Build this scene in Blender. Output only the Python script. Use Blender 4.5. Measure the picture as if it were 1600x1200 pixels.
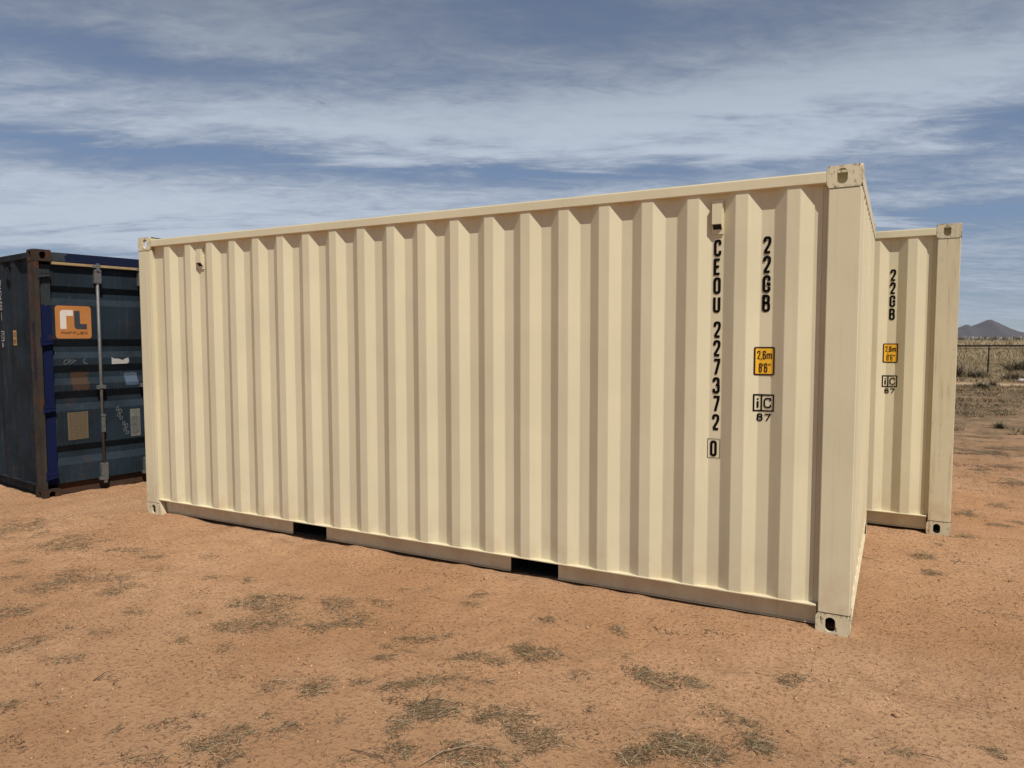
import bpy, bmesh, math, random
import numpy as np
from mathutils import Vector, Matrix
R = math.radians
random.seed(7); rng = np.random.default_rng(11)
scn = bpy.context.scene
for o in list(bpy.data.objects): bpy.data.objects.remove(o)
col = scn.collection

# ------------------------------------------------------------ camera, sky, sun, exposure
cam_d = bpy.data.cameras.new('camera'); cam = bpy.data.objects.new('camera', cam_d); col.objects.link(cam)
cam.location = (0.1873, -4.3113, 1.6674)
_yaw, _pitch, _roll = -0.491486, 0.064631, -0.001541
_f = Vector((math.sin(_yaw)*math.cos(_pitch), math.cos(_yaw)*math.cos(_pitch), -math.sin(_pitch)))
_r = Vector((math.cos(_yaw), -math.sin(_yaw), 0)); _u = _r.cross(_f)
_r2 = _r*math.cos(_roll) + _u*math.sin(_roll); _u2 = -_r*math.sin(_roll) + _u*math.cos(_roll)
cam.rotation_euler = Matrix((_r2, _u2, -_f)).transposed().to_euler()
cam_d.sensor_width = 36; cam_d.lens = 25.2965; cam_d.clip_start = 0.05; cam_d.clip_end = 20000
scn.camera = cam
SUN_EL, SUN_AZ = R(56.8), R(126)          # azimuth from +Y clockwise (towards +X)
to_sun = Vector((math.sin(SUN_AZ)*math.cos(SUN_EL), math.cos(SUN_AZ)*math.cos(SUN_EL), math.sin(SUN_EL)))
sun_d = bpy.data.lights.new('sun', 'SUN'); sun_d.energy = 5.2; sun_d.angle = R(0.53); sun_d.color = (1.0, 0.95, 0.87)
sun = bpy.data.objects.new('sun', sun_d); col.objects.link(sun)
sun.rotation_euler = to_sun.to_track_quat('Z', 'Y').to_euler(); sun.location = (20, -20, 40)
scn.view_settings.view_transform = 'Standard'; scn.view_settings.look = 'None'
scn.view_settings.exposure = 0.0; scn.view_settings.gamma = 1.0
try: scn.view_settings.use_curve_mapping = False
except Exception: pass

class NT:
    """small helper round a node tree"""
    def __init__(s, nt): s.nt = nt; s.n = nt.nodes; s.l = nt.links
    def add(s, typ, **kw):
        nd = s.n.new(typ)
        for k, v in kw.items(): setattr(nd, k, v)
        return nd
    def put(s, sock, v):
        if isinstance(v, bpy.types.NodeSocket): s.l.new(v, sock)
        elif v is not None:
            if hasattr(sock, 'default_value') and isinstance(v, (tuple, list)) and len(v) == 3 and len(sock.default_value) == 4: v = (*v, 1)
            sock.default_value = v
    def m(s, op, a, b=None, c=None, clamp=False):
        nd = s.add('ShaderNodeMath', operation=op, use_clamp=clamp)
        s.put(nd.inputs[0], a)
        if b is not None: s.put(nd.inputs[1], b)
        if c is not None: s.put(nd.inputs[2], c)
        return nd.outputs[0]
    def mix(s, f, a, b, mode='MIX'):
        nd = s.add('ShaderNodeMix', data_type='RGBA', blend_type=mode)
        s.put(nd.inputs[0], f); s.put(nd.inputs[6], a); s.put(nd.inputs[7], b)
        return nd.outputs[2]
    def noise(s, vec, scale, detail=4, rough=.55, dist=0.0):
        nd = s.add('ShaderNodeTexNoise'); s.put(nd.inputs['Vector'], vec)
        nd.inputs['Scale'].default_value = scale; nd.inputs['Detail'].default_value = detail
        nd.inputs['Roughness'].default_value = rough; nd.inputs['Distortion'].default_value = dist
        return nd.outputs[0]
    def mapr(s, v, a, b, c=0., d=1., smooth=True):
        nd = s.add('ShaderNodeMapRange', interpolation_type='SMOOTHSTEP' if smooth else 'LINEAR'); s.put(nd.inputs[0], v)
        for i, x in enumerate((a, b, c, d)): nd.inputs[1+i].default_value = x
        return nd.outputs[0]
    def scale(s, vec, sc, loc=(0,0,0), rot=(0,0,0)):
        nd = s.add('ShaderNodeMapping'); s.put(nd.inputs[0], vec)
        nd.inputs[1].default_value = loc; nd.inputs[2].default_value = rot; nd.inputs[3].default_value = sc
        return nd.outputs[0]

world = bpy.data.worlds.new('World'); scn.world = world; world.use_nodes = True
w = NT(world.node_tree); w.n.clear()
sky = w.add('ShaderNodeTexSky', sky_type='NISHITA', sun_disc=False)
sky.sun_elevation = SUN_EL; sky.sun_rotation = SUN_AZ; sky.altitude = 1300; sky.air_density = 1.0; sky.dust_density = 0.4; sky.ozone_density = 2.0
tc = w.add('ShaderNodeTexCoord'); dv = tc.outputs['Generated']
sx = w.add('ShaderNodeSeparateXYZ'); w.put(sx.inputs[0], dv)
X, Y, Z = sx.outputs
zz = w.m('MAXIMUM', w.m('ADD', Z, 0.09), 0.05)
cx = w.add('ShaderNodeCombineXYZ'); w.put(cx.inputs[0], w.m('DIVIDE', X, zz)); w.put(cx.inputs[1], w.m('DIVIDE', Y, zz))
P = cx.outputs[0]                                   # cloud layer seen in perspective
PR = w.scale(P, (1, 1, 1), rot=(0, 0, R(-28)))      # x across the view, y into the distance
big = w.noise(w.scale(PR, (.42, .85, 1), (3.1, 1.7, 0)), 1.0, 5, .55, .6)
mid = w.noise(w.scale(PR, (.9, 2.6, 1), (7.3, 2.2, 0), (0, 0, R(12))), 1.0, 7, .6, .5)
fine = w.noise(w.scale(PR, (3.6, 7.0, 1), (1.3, 9.2, 0), (0, 0, R(-14))), 1.0, 9, .68, .9)
# slow structure by direction: azimuth (deg, from +Y) and elevation
az = w.m('MULTIPLY', w.m('ARCTAN2', X, Y), 57.2958); el = w.m('MULTIPLY', w.m('ARCSINE', Z), 57.2958)
tiny = w.noise(w.scale(PR, (9, 15, 1), (4.4, 2.2, 0), (0, 0, R(-24))), 1.0, 6, .65, .6)
wob = w.m('MULTIPLY', w.m('SUBTRACT', mid, .5), 5.5)
elw = w.m('ADD', el, wob)
def blob(a0, e0, sa, se, amp, tilt=0.0):
    a = w.m('SUBTRACT', az, a0); e = w.m('SUBTRACT', w.m('SUBTRACT', elw, e0), w.m('MULTIPLY', a, tilt))
    q = w.m('ADD', w.m('POWER', w.m('DIVIDE', a, sa), 2.), w.m('POWER', w.m('DIVIDE', e, se), 2.))
    return w.m('MULTIPLY', w.m('POWER', 2.71828, w.m('MULTIPLY', q, -1.)), amp)
BL = [(-30,16,30,2.0,.32,.03), (-59,12.4,13,.8,-.26,0), (-25,12.4,16,.7,-.32,0), (-60,8.6,28,2.6,.30,0), (-22,8.6,20,2.0,.20,0), (-8,17.5,16,2.2,.20,.05),
      (-24,23,9,1.8,-.24,0), (-4,23.5,9,1.5,-.20,0), (-56,18.6,8,1.0,-.20,0), (5,12.6,8,1.1,-.22,.1), (2,15.0,10,1.2,.14,.1), (3,7.5,10,.8,-.22,.04), (-45,21,14,1.6,.08,0)]
tot = None
for b in BL:
    v = blob(*b); tot = v if tot is None else w.m('ADD', tot, v)
cov = w.m('ADD', w.m('ADD', w.m('MULTIPLY', big, .35), w.m('MULTIPLY', mid, .95)), w.m('ADD', w.m('MULTIPLY', fine, .46), w.m('MULTIPLY', w.m('SUBTRACT', tiny, .4), .30)))
cov = w.m('ADD', cov, tot)
mask = w.m('MULTIPLY', w.mapr(cov, .48, 1.14, .46, 1.0), w.mapr(el, 24, 40, 1, .6))  # unseen cloud overhead thinned to lessen fill light on the walls
mask = w.m('MAXIMUM', mask, w.mapr(el, 13, 2, 0, .50))
mask = w.m('MULTIPLY', mask, w.mapr(Z, -.02, .05, .75, 1))
thick = w.mapr(cov, .66, 1.30)
ccol = w.mix(thick, (2.45, 3.05, 4.2), (5.8, 6.6, 7.8))
ccol = w.mix(w.mapr(el, 13, 25, 0, .70), ccol, (2.0, 2.35, 3.05))      # cirrus greys upward, kept dim above the frame to cut fill
skyc = w.mix(1.0, sky.outputs[0], (.80, .90, 1.02), 'MULTIPLY')
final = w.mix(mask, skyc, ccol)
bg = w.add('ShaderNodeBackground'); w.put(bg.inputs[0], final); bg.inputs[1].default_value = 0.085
wo = w.add('ShaderNodeOutputWorld'); w.l.new(bg.outputs[0], wo.inputs[0])

# ------------------------------------------------------------ materials
def mat(name):
    m = bpy.data.materials.new(name); m.use_nodes = True; t = NT(m.node_tree); t.n.clear()
    b = t.add('ShaderNodeBsdfPrincipled'); o = t.add('ShaderNodeOutputMaterial'); t.l.new(b.outputs[0], o.inputs[0])
    t.b = b; t.tc = t.add('ShaderNodeTexCoord').outputs['Object']; t.pos = t.add('ShaderNodeNewGeometry').outputs['Position']
    return m, t
def bump(t, h, strength, dist):
    nd = t.add('ShaderNodeBump'); t.put(nd.inputs['Height'], h); nd.inputs['Strength'].default_value = strength; nd.inputs['Distance'].default_value = dist
    t.l.new(nd.outputs[0], t.b.inputs['Normal'])
def setb(t, c, rough=.5, metal=0., spec=.5):
    t.put(t.b.inputs['Base Color'], c); t.put(t.b.inputs['Roughness'], rough); t.put(t.b.inputs['Metallic'], metal); t.put(t.b.inputs['Specular IOR Level'], spec)

def paint_beige(name, wear=0.0, base=(.60, .54, .368), rust=0.0, dust=.35):
    m, t = mat(name)
    n1 = t.noise(t.pos, 1.3, 3); n2 = t.noise(t.scale(t.pos, (26, 26, 1.1)), 1.0, 4, .6); n3 = t.noise(t.pos, 55, 3, .7)
    c = t.mix(t.mapr(n1, .3, .7), tuple(x*.95 for x in base), tuple(x*1.035 for x in base))
    c = t.mix(t.m('MULTIPLY', t.mapr(n2, .52, .78), .13+.35*wear), c, (.40, .31, .19))
    # dust thrown up onto the lowest part
    sp = t.add('ShaderNodeSeparateXYZ'); t.put(sp.inputs[0], t.pos)
    low = t.m('MULTIPLY', t.mapr(sp.outputs[2], .55, 0.0), t.mapr(t.noise(t.pos, 7, 5, .65), .35, .7))
    c = t.mix(t.m('MULTIPLY', low, dust), c, (.42, .25, .14))
    # small scuffs
    sc = t.mapr(t.noise(t.scale(t.pos, (11, 11, 4.2)), 3.1, 7, .74), .68-.05*min(1, wear*4), .72-.05*min(1, wear*4))
    c = t.mix(t.m('MULTIPLY', sc, .35+.4*wear), c, (.22, .18, .12))
    if wear > 0:
        st = t.mapr(t.noise(t.scale(t.pos, (42, 42, 1.3), (3, 1, 2)), 1.0, 6, .7), .52, .74)
        gate = t.mapr(t.noise(t.pos, 2.3, 3), .36, .56)
        c = t.mix(t.m('MULTIPLY', t.m('MULTIPLY', st, gate), wear), c, (.22, .145, .085))
    if rust > 0:
        rr = t.mapr(t.noise(t.scale(t.pos, (22, 22, 11)), 1.7, 8, .7), .60-.06*rust, .66-.06*rust)
        c = t.mix(t.m('MULTIPLY', rr, .85), c, (.10, .045, .022))
        so = t.add('ShaderNodeSeparateXYZ'); t.put(so.inputs[0], t.tc)
        def edge(v, lo, hi): return t.m('MINIMUM', t.m('ABSOLUTE', t.m('SUBTRACT', v, lo)), t.m('ABSOLUTE', t.m('SUBTRACT', v, hi)))
        ex_, ey_, ez_ = edge(so.outputs[0], -.178, 0), edge(so.outputs[1], 0, .162), edge(so.outputs[2], 0, .118)
        mn = t.m('MINIMUM', t.m('MAXIMUM', ex_, ey_), t.m('MINIMUM', t.m('MAXIMUM', ey_, ez_), t.m('MAXIMUM', ex_, ez_)))
        chip = t.m('MULTIPLY', t.mapr(mn, .016, .003), t.mapr(t.noise(t.pos, 34, 6, .75), .50, .60))
        c = t.mix(t.m('MULTIPLY', chip, .7), c, (.085, .04, .022))
        st = t.mapr(t.noise(t.scale(t.pos, (75, 75, 5)), 1.0, 4, .6), .55, .72)
        c = t.mix(t.m('MULTIPLY', st, .45*rust), c, (.25, .15, .075))
    setb(t, c, t.mapr(n3, .2, .8, .42, .58), 0, .35)
    h = t.m('ADD', t.m('MULTIPLY', t.noise(t.pos, 420, 2, .6), .10), t.m('MULTIPLY', t.noise(t.scale(t.pos, (4, 4, 1.7)), 1, 3), 2.2))
    bump(t, h, .40, .004)
    return m
M = {}
M['beige'] = paint_beige('beige_paint')
M['beige_post'] = paint_beige('beige_post_paint', .10, dust=.5)
M['beige_casting'] = paint_beige('beige_casting_paint', .5, rust=.55)
M['beige_worn'] = paint_beige('beige_worn_paint', .85, base=(.56, .495, .335), dust=.7)
M['beige_worn_casting'] = paint_beige('beige_worn_casting_paint', .9, base=(.54, .475, .33), rust=.6)

def paint_dark(name, base=(.011, .017, .023), rusty=0.25, patches=None, axis=1, streak=.5):
    m, t = mat(name)
    c = t.mix(t.mapr(t.noise(t.tc, 2.2, 4), .3, .7), tuple(x*.72 for x in base), tuple(x*1.3 for x in base))
    st = t.mapr(t.noise(t.scale(t.tc, (34, 34, 1.2)), 1.0, 5, .62), .52, .80)
    c = t.mix(t.m('MULTIPLY', st, streak*.5), c, (.12, .115, .10))
    sc = t.mapr(t.noise(t.scale(t.tc, (6, 6, 3)), 4.0, 8, .75), .66, .70)
    c = t.mix(t.m('MULTIPLY', sc, .5), c, (.16, .15, .13))
    for (x0, x1, z0, z1, pc, jit) in (patches or []):        # patches of fresh blue paint, ragged edges
        nz = t.m('MULTIPLY', t.m('SUBTRACT', t.noise(t.tc, 26, 4), .5), jit)
        sp = t.add('ShaderNodeSeparateXYZ'); t.put(sp.inputs[0], t.tc)
        a = sp.outputs[axis]
        k = t.m('MULTIPLY', t.m('GREATER_THAN', t.m('ADD', a, nz), x0), t.m('LESS_THAN', t.m('ADD', a, nz), x1))
        k = t.m('MULTIPLY', k, t.m('MULTIPLY', t.m('GREATER_THAN', t.m('ADD', sp.outputs[2], nz), z0), t.m('LESS_THAN', t.m('ADD', sp.outputs[2], nz), z1)))
        c = t.mix(k, c, pc)
    rn = t.mapr(t.noise(t.tc, 3.4, 9, .72), .63-.14*rusty, .69-.12*rusty)
    c = t.mix(t.m('MULTIPLY', rn, min(1., rusty*1.3)), c, t.mix(t.noise(t.tc, 40, 4), (.032, .014, .008), (.095, .042, .022)))
    setb(t, c, t.mapr(t.noise(t.tc, 12, 4), .3, .7, .6, .85), 0, .14)
    bump(t, t.m('ADD', t.noise(t.tc, 90, 5, .7), t.m('MULTIPLY', t.noise(t.tc, 5, 3), 2.0)), .35, .004)
    return m
NAVY = (.004, .008, .040)
M['slate'] = paint_dark('slate_paint', rusty=.25)
M['slate_door'] = paint_dark('slate_door_paint', (.012, .020, .028), rusty=.22, streak=.35,
                             patches=[(.33, .50, 1.13, 1.33, (.05, .030, .02), .10), (.89, 1.03, 1.16, 1.30, (.06, .085, .12), .03)])
M['slate_edge'] = paint_dark('slate_edge_paint', (.03, .035, .038), rusty=.25, patches=[(-.05, .192, .13, 2.03, NAVY, .05), (1.0, 2.6, 2.2, 2.6, NAVY, .1)])
M['slate_header'] = paint_dark('slate_header_paint', (.030, .036, .040), rusty=.35, patches=[(.30, 2.4, 2.35, 2.7, (.006, .010, .032), .12)])
M['slate_rust'] = paint_dark('rusted_post_paint', (.036, .031, .025), rusty=.8, axis=0, patches=[(-.125, -.045, 1.25, 1.86, (.013, .014, .028), .03)])
M['rust'] = paint_dark('rusted_steel', (.045, .028, .020), rusty=1.0)
def simple(name, c, rough=.6, metal=0., var=.15, sc=20, bmp=.0, spec=.35):
    m, t = mat(name); n = t.noise(t.tc, sc, 5, .65)
    setb(t, t.mix(n, tuple(x*(1-var) for x in c), tuple(min(1, x*(1+var)) for x in c)), rough, metal, spec)
    if bmp: bump(t, n, bmp, .003)
    return m
M['galv'] = simple('galvanised_steel', (.13, .13, .125), .55, .35, .45, 30, .3)
M['gutter'] = simple('faded_yellow_metal', (.30, .215, .11), .7, 0, .35, 14, .2)
M['black'] = simple('black_undercoat_and_shade', (.010, .010, .010), .9)  # undercoat; also painted shade in casting cavities and under vents
M['gasket'] = simple('black_rubber', (.008, .008, .009), .7)
M['ink'] = simple('black_vinyl', (.003, .0027, .0024), .85, 0, .3, 60, spec=.08)
M['ink_white'] = simple('white_vinyl', (.42, .42, .40), .6, 0, .4, 60)
M['yellow'] = simple('yellow_vinyl', (.74, .40, .020), .45, 0, .06, 40)
M['yellow_old'] = simple('faded_yellow_vinyl', (.40, .24, .08), .6, 0, .2, 40)
M['orange'] = simple('orange_vinyl', (.40, .16, .045), .5, 0, .12, 9)
M['logo_white'] = simple('offwhite_vinyl', (.60, .54, .47), .5, 0, .1, 20)
M['logo_dark'] = simple('slate_vinyl', (.035, .042, .052), .5, 0, .2, 20)
M['logo_brown'] = simple('brown_vinyl', (.09, .040, .02), .5, 0, .3, 40)
M['chalk'] = simple('chalk', (.15, .155, .155), .9, 0, .5, 90)
M['plate'] = simple('aged_aluminium_plate', (.15, .115, .07), .5, .3, .3, 60, .3)
M['plate_print'] = simple('plate_engraving', (.055, .042, .028), .7)
M['paper'] = simple('torn_sticker', (.34, .33, .31), .8, 0, .4, 35)
M['paper_old'] = simple('weathered_sticker', (.13, .13, .115), .8, 0, .8, 25)
M['roof'] = M['beige']
M['bird'] = simple('dark_feathers', (.03, .028, .026), .8)
M['pipe'] = simple('rusted_pipe', (.010, .005, .004), .8, 0, .4, 14, .3)
M['wire'] = simple('dark_wire', (.04, .03, .025), .7)
M['stick'] = simple('dry_wood', (.27, .19, .12), .9, 0, .4, 60, .4)
M['stick_dark'] = simple('dark_dry_wood', (.075, .052, .035), .9, 0, .4, 60, .4)
M['rock'] = simple('pale_rock', (.48, .40, .36), .9, 0, .2, 9, .5)

# ground
m, t = mat('red_sandy_dirt'); M['ground'] = m
sp = t.add('ShaderNodeSeparateXYZ'); t.put(sp.inputs[0], t.pos)
flat = t.add('ShaderNodeCombineXYZ'); t.put(flat.inputs[0], sp.outputs[0]); t.put(flat.inputs[1], sp.outputs[1]); G = flat.outputs[0]
g1 = t.noise(G, .55, 4, .55); g2 = t.noise(G, 4.5, 6, .62); g3 = t.noise(G, 38, 6, .7); g4 = t.noise(G, 230, 4, .7)
c = t.mix(t.mapr(g1, .32, .68), (.41, .222, .110), (.535, .320, .180))
c = t.mix(t.m('MULTIPLY', t.mapr(g2, .42, .70), .55), c, (.34, .185, .094))
c = t.mix(t.m('MULTIPLY', t.mapr(g3, .51, .64), .72), c, (.20, .105, .055))
c = t.mix(t.m('MULTIPLY', t.mapr(g4, .56, .66), .70), c, (.12, .066, .036))
c = t.mix(t.m('MULTIPLY', t.mapr(t.noise(G, 310, 3, .6), .62, .70), .60), c, (.62, .42, .27))
# fine dark organic crumbs gathered in drifts, stretched along the old wheel tracks
dr = t.mapr(t.noise(t.scale(G, (1.1, 2.6, 1), rot=(0, 0, R(20))), 1.0, 5, .6), .50, .68)
cr = t.mapr(t.noise(t.scale(G, (46, 150, 1), rot=(0, 0, R(14))), 1.0, 5, .75), .56, .66)
c = t.mix(t.m('MULTIPLY', t.m('MULTIPLY', dr, cr), .80), c, (.085, .055, .034))
# further off the dirt is duller and carries dead grass
yy = t.m('ADD', sp.outputs[1], t.m('MULTIPLY', t.m('SUBTRACT', t.noise(G, .35, 5, .6), .5), 5.0))
# fine scored lines left by tyres, on two arcs bending past the corner
ta = t.m('SQRT', t.m('ADD', t.m('POWER', t.m('SUBTRACT', sp.outputs[0], .20), 2.), t.m('POWER', t.m('SUBTRACT', sp.outputs[1], -2.75), 2.)))
tband = t.m('ADD', t.m('MULTIPLY', t.mapr(ta, 2.05, 2.10), t.mapr(ta, 2.42, 2.36)), t.m('MULTIPLY', t.mapr(ta, .70, .75), t.mapr(ta, 1.05, 1.00)))
tband = t.m('MULTIPLY', tband, t.mapr(sp.outputs[0], -.9, -.2))
tline = t.m('MULTIPLY', t.m('ADD', t.m('MULTIPLY', t.m('SINE', t.m('MULTIPLY', t.m('ADD', ta, t.m('MULTIPLY', g2, .02)), 210.)), .5), .5), t.mapr(g2, .38, .6))
c = t.mix(t.m('MULTIPLY', t.m('MULTIPLY', tband, tline), .38), c, (.24, .13, .068))
olive = t.mix(t.mapr(t.noise(G, 1.7, 6, .65), .35, .65), (.13, .095, .056), (.27, .175, .10))
c = t.mix(t.m('MULTIPLY', t.mapr(yy, 4.5, 12.5), .9), c, olive)
track = t.m('MULTIPLY', t.mapr(sp.outputs[1], 24.6, 25.2), t.mapr(sp.outputs[1], 26.7, 26.2))
c = t.mix(t.m('MULTIPLY', track, .8), c, (.42, .30, .19))
straw = t.mix(t.mapr(t.noise(G, .09, 6, .65), .35, .65), (.19, .145, .08), (.27, .21, .12))
c = t.mix(t.mapr(sp.outputs[1], 27.0, 29.0), c, straw)
setb(t, c, .95, 0, .15)
h = t.m('ADD', t.m('ADD', t.m('MULTIPLY', g3, .95), t.m('MULTIPLY', g4, .28)), t.m('MULTIPLY', t.noise(t.scale(G, (14, 60, 1), rot=(0, 0, R(22))), 1, 5, .7), .45))
bump(t, h, .95, .026)

def foliage(name, a, b, tr=.0):
    m, t = mat(name); r = t.add('ShaderNodeNewGeometry').outputs['Random Per Island']
    setb(t, t.mix(r, a, b), .85, 0, .2); return m
M['straw'] = foliage('dead_straw', (.050, .034, .017), (.25, .172, .092))
M['straw_pale'] = foliage('pale_straw', (.20, .15, .085), (.50, .41, .27))
M['straw_dark'] = foliage('dark_plant_crumbs', (.035, .024, .015), (.11, .07, .04))
M['grass'] = foliage('dry_tall_grass', (.115, .085, .047), (.33, .255, .15))
M['scrub'] = foliage('grey_green_scrub', (.085, .066, .038), (.235, .175, .105))
M['bush'] = foliage('dark_brush', (.075, .062, .042), (.23, .185, .12))
M['green'] = foliage('grey_green_leaves', (.055, .07, .040), (.14, .15, .085))
M['far'] = foliage('far_brush', (.12, .11, .10), (.30, .28, .25))
M['far_dark'] = foliage('far_dark_trees', (.025, .027, .02), (.06, .06, .045))
M['clod'] = foliage('dirt_clods', (.25, .135, .07), (.46, .27, .145))
M['pebble'] = foliage('pebbles', (.16, .09, .06), (.62, .50, .38))
m, t = mat('mountain_rock'); M['mountain'] = m
n = t.noise(t.pos, .012, 8, .65); n2 = t.noise(t.pos, .05, 6, .7)
setb(t, t.mix(t.mapr(n2, .35, .65), t.mix(t.mapr(n, .4, .6), (.060, .052, .056), (.085, .068, .066)), (.040, .037, .040)), .95, 0, .1)

# ------------------------------------------------------------ mesh helpers
MESH = {}
def link(o, parent=None):
    col.objects.link(o)
    if parent is not None: o.parent = parent
    return o
def newobj(name, me, parent=None, loc=None, rot=None, scale=None, label=None):
    o = bpy.data.objects.new(name, me); link(o, parent)
    if loc: o.location = loc
    if rot: o.rotation_euler = rot
    if scale: o.scale = scale
    if label: o['label'] = label
    return o
def tag(o, label=None, cat=None, group=None, kind=None):
    if label: o['label'] = label
    if cat: o['category'] = cat
    if group: o['group'] = group
    if kind: o['kind'] = kind
    return o
def empty(name, loc, rz=0.):
    o = bpy.data.objects.new(name, None); o.empty_display_size = .2; col.objects.link(o); o.location = loc; o.rotation_euler = (0, 0, rz); return o
def bm_mesh(name, bm, mats, smooth=False, bevel=0, seg=2, recalc=True):
    if recalc: bmesh.ops.recalc_face_normals(bm, faces=bm.faces)
    if bevel:
        es = [e for e in bm.edges if len(e.link_faces) == 2 and e.calc_face_angle(0) > R(35)]
        bmesh.ops.bevel(bm, geom=es, offset=bevel, segments=seg, profile=.5, affect='EDGES', clamp_overlap=True)
    me = bpy.data.meshes.new(name); bm.to_mesh(me); bm.free()
    for mm in (mats if isinstance(mats, (list, tuple)) else [mats]): me.materials.append(mm)
    if smooth:
        for p in me.polygons: p.use_smooth = True
    return me
def add_box(bm, x0, x1, y0, y1, z0, z1, mi=0):
    vs = [bm.verts.new((x, y, z)) for x in (x0, x1) for y in (y0, y1) for z in (z0, z1)]
    for q in ((0,1,3,2), (4,6,7,5), (0,4,5,1), (2,3,7,6), (0,2,6,4), (1,5,7,3)):
        f = bm.faces.new([vs[i] for i in q]); f.material_index = mi
def add_prism(bm, pts, a, b, axis='z', mi=0, caps=True):
    """extrude closed outline pts between a and b along the axis"""
    def p(q, h):
        return {'z': (q[0], q[1], h), 'y': (q[0], h, q[1]), 'x': (h, q[0], q[1])}[axis]
    A = [bm.verts.new(p(q, a)) for q in pts]; B = [bm.verts.new(p(q, b)) for q in pts]; n = len(pts)
    for i in range(n):
        f = bm.faces.new((A[i], A[(i+1) % n], B[(i+1) % n], B[i])); f.material_index = mi
    if caps:
        bm.faces.new(A[::-1]).material_index = mi; bm.faces.new(B).material_index = mi
def add_tube(bm, pts, r, seg=8, mi=0, taper=None):
    pts = [Vector(p) for p in pts]; rings = []
    for i, p in enumerate(pts):
        d = (pts[min(i+1, len(pts)-1)]-pts[max(i-1, 0)]).normalized()
        u = d.orthogonal().normalized() if i == 0 else (u - d*u.dot(d)).normalized()
        v = d.cross(u); rr = r if taper is None else r*taper[i]
        rings.append([bm.verts.new(p + (u*math.cos(2*math.pi*k/seg) + v*math.sin(2*math.pi*k/seg))*rr) for k in range(seg)])
    for a, b in zip(rings[:-1], rings[1:]):
        for k in range(seg):
            f = bm.faces.new((a[k], a[(k+1) % seg], b[(k+1) % seg], b[k])); f.material_index = mi; f.smooth = True
    bm.faces.new(rings[0][::-1]).material_index = mi; bm.faces.new(rings[-1]).material_index = mi
def np_mesh(name, verts, faces, mat_, smooth=False):
    """verts (n,3); faces (m,k) all the same size"""
    me = bpy.data.meshes.new(name); verts = np.asarray(verts, dtype=np.float32); faces = np.asarray(faces, dtype=np.int32)
    me.vertices.add(len(verts)); me.vertices.foreach_set('co', verts.ravel())
    k = faces.shape[1]; me.loops.add(faces.size); me.loops.foreach_set('vertex_index', faces.ravel())
    me.polygons.add(len(faces)); me.polygons.foreach_set('loop_start', np.arange(0, faces.size, k, dtype=np.int32))
    if smooth: me.polygons.foreach_set('use_smooth', np.ones(len(faces), dtype=bool))
    me.update(calc_edges=True); me.materials.append(mat_); return me

# ------------------------------------------------------------ relief of the ground
def hash2(ix, iy, s):
    h = (ix.astype(np.int64)*374761393 + iy.astype(np.int64)*668265263 + s*1442695041) & 0xffffffff
    h = ((h ^ (h >> 13))*1274126177) & 0xffffffff
    return ((h ^ (h >> 16)) & 0xffff)/65535.
def vnoise(x, y, s=0):
    ix = np.floor(x); iy = np.floor(y); fx = x-ix; fy = y-iy; fx = fx*fx*(3-2*fx); fy = fy*fy*(3-2*fy)
    ix = ix.astype(np.int64); iy = iy.astype(np.int64)
    a = hash2(ix, iy, s); b = hash2(ix+1, iy, s); c_ = hash2(ix, iy+1, s); d = hash2(ix+1, iy+1, s)
    return (a*(1-fx)+b*fx)*(1-fy) + (c_*(1-fx)+d*fx)*fy - .5
def ground_h(x, y):
    x = np.asarray(x, float); y = np.asarray(y, float)
    h = .026*vnoise(x*.7, y*.7, 1) + .016*vnoise(x*2.1, y*2.1, 2) + .013*vnoise(x*6, y*6, 3) + .015*vnoise(x*13, y*13, 4)*np.clip(.6+1.6*vnoise(x*.9, y*.9, 6), .25, 1.5) + .011*vnoise(x*29, y*29, 5)*np.clip(.6+2*vnoise(x*1.3, y*1.3, 7), .2, 1.6)
    # faint wheel tracks curving past the corner
    for off in (0., 1.6):
        d = np.abs((y + 1.9 + off*.4) - .35*(x-1.0)**2*.25 + off*.5); h = h - .008*np.exp(-(d/.14)**2)
    near = np.exp(-np.maximum(0, np.hypot(np.maximum(np.maximum(-6.2-x, x-.15), 0), np.maximum(np.maximum(-.1-y, y-5.2), 0)))/.25)
    h = h*(1-.45*near) + .005*near
    edge = np.exp(-(np.maximum(0, -y)/.07)**2)*(y < .25)*(x > -6.1)*(x < .02)*(y > -.5)
    h = h + edge*(.012+.030*vnoise(x*2.3, y*2.3, 12)+.016*vnoise(x*9, y*9, 13))
    far = np.clip((np.hypot(x, y)-60)/2000, 0, 1); return h - far*.0
def axis_pts(lo, hi, step, far):
    c_ = list(np.arange(lo, hi+1e-6, step)); s = step
    a = hi; right = []
    while a < far: s *= 1.13; a += s; right.append(a)
    s = step; a = lo; left = []
    while a > -far: s *= 1.13; a -= s; left.append(a)
    return np.array(left[::-1]+c_+right)
gx = axis_pts(-9.2, 3.0, .024, 9000); gy = axis_pts(-3.6, 1.6, .024, 9000)
XX, YY = np.meshgrid(gx, gy); ZZ = ground_h(XX, YY)
V = np.stack([XX.ravel(), YY.ravel(), ZZ.ravel()], 1); nx, ny = len(gx), len(gy)
idx = np.arange(nx*ny).reshape(ny, nx)
F = np.stack([idx[:-1, :-1].ravel(), idx[:-1, 1:].ravel(), idx[1:, 1:].ravel(), idx[1:, :-1].ravel()], 1)
g = newobj('ground', np_mesh('ground', V, F, M['ground'], True)); tag(g, kind='structure')

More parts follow.
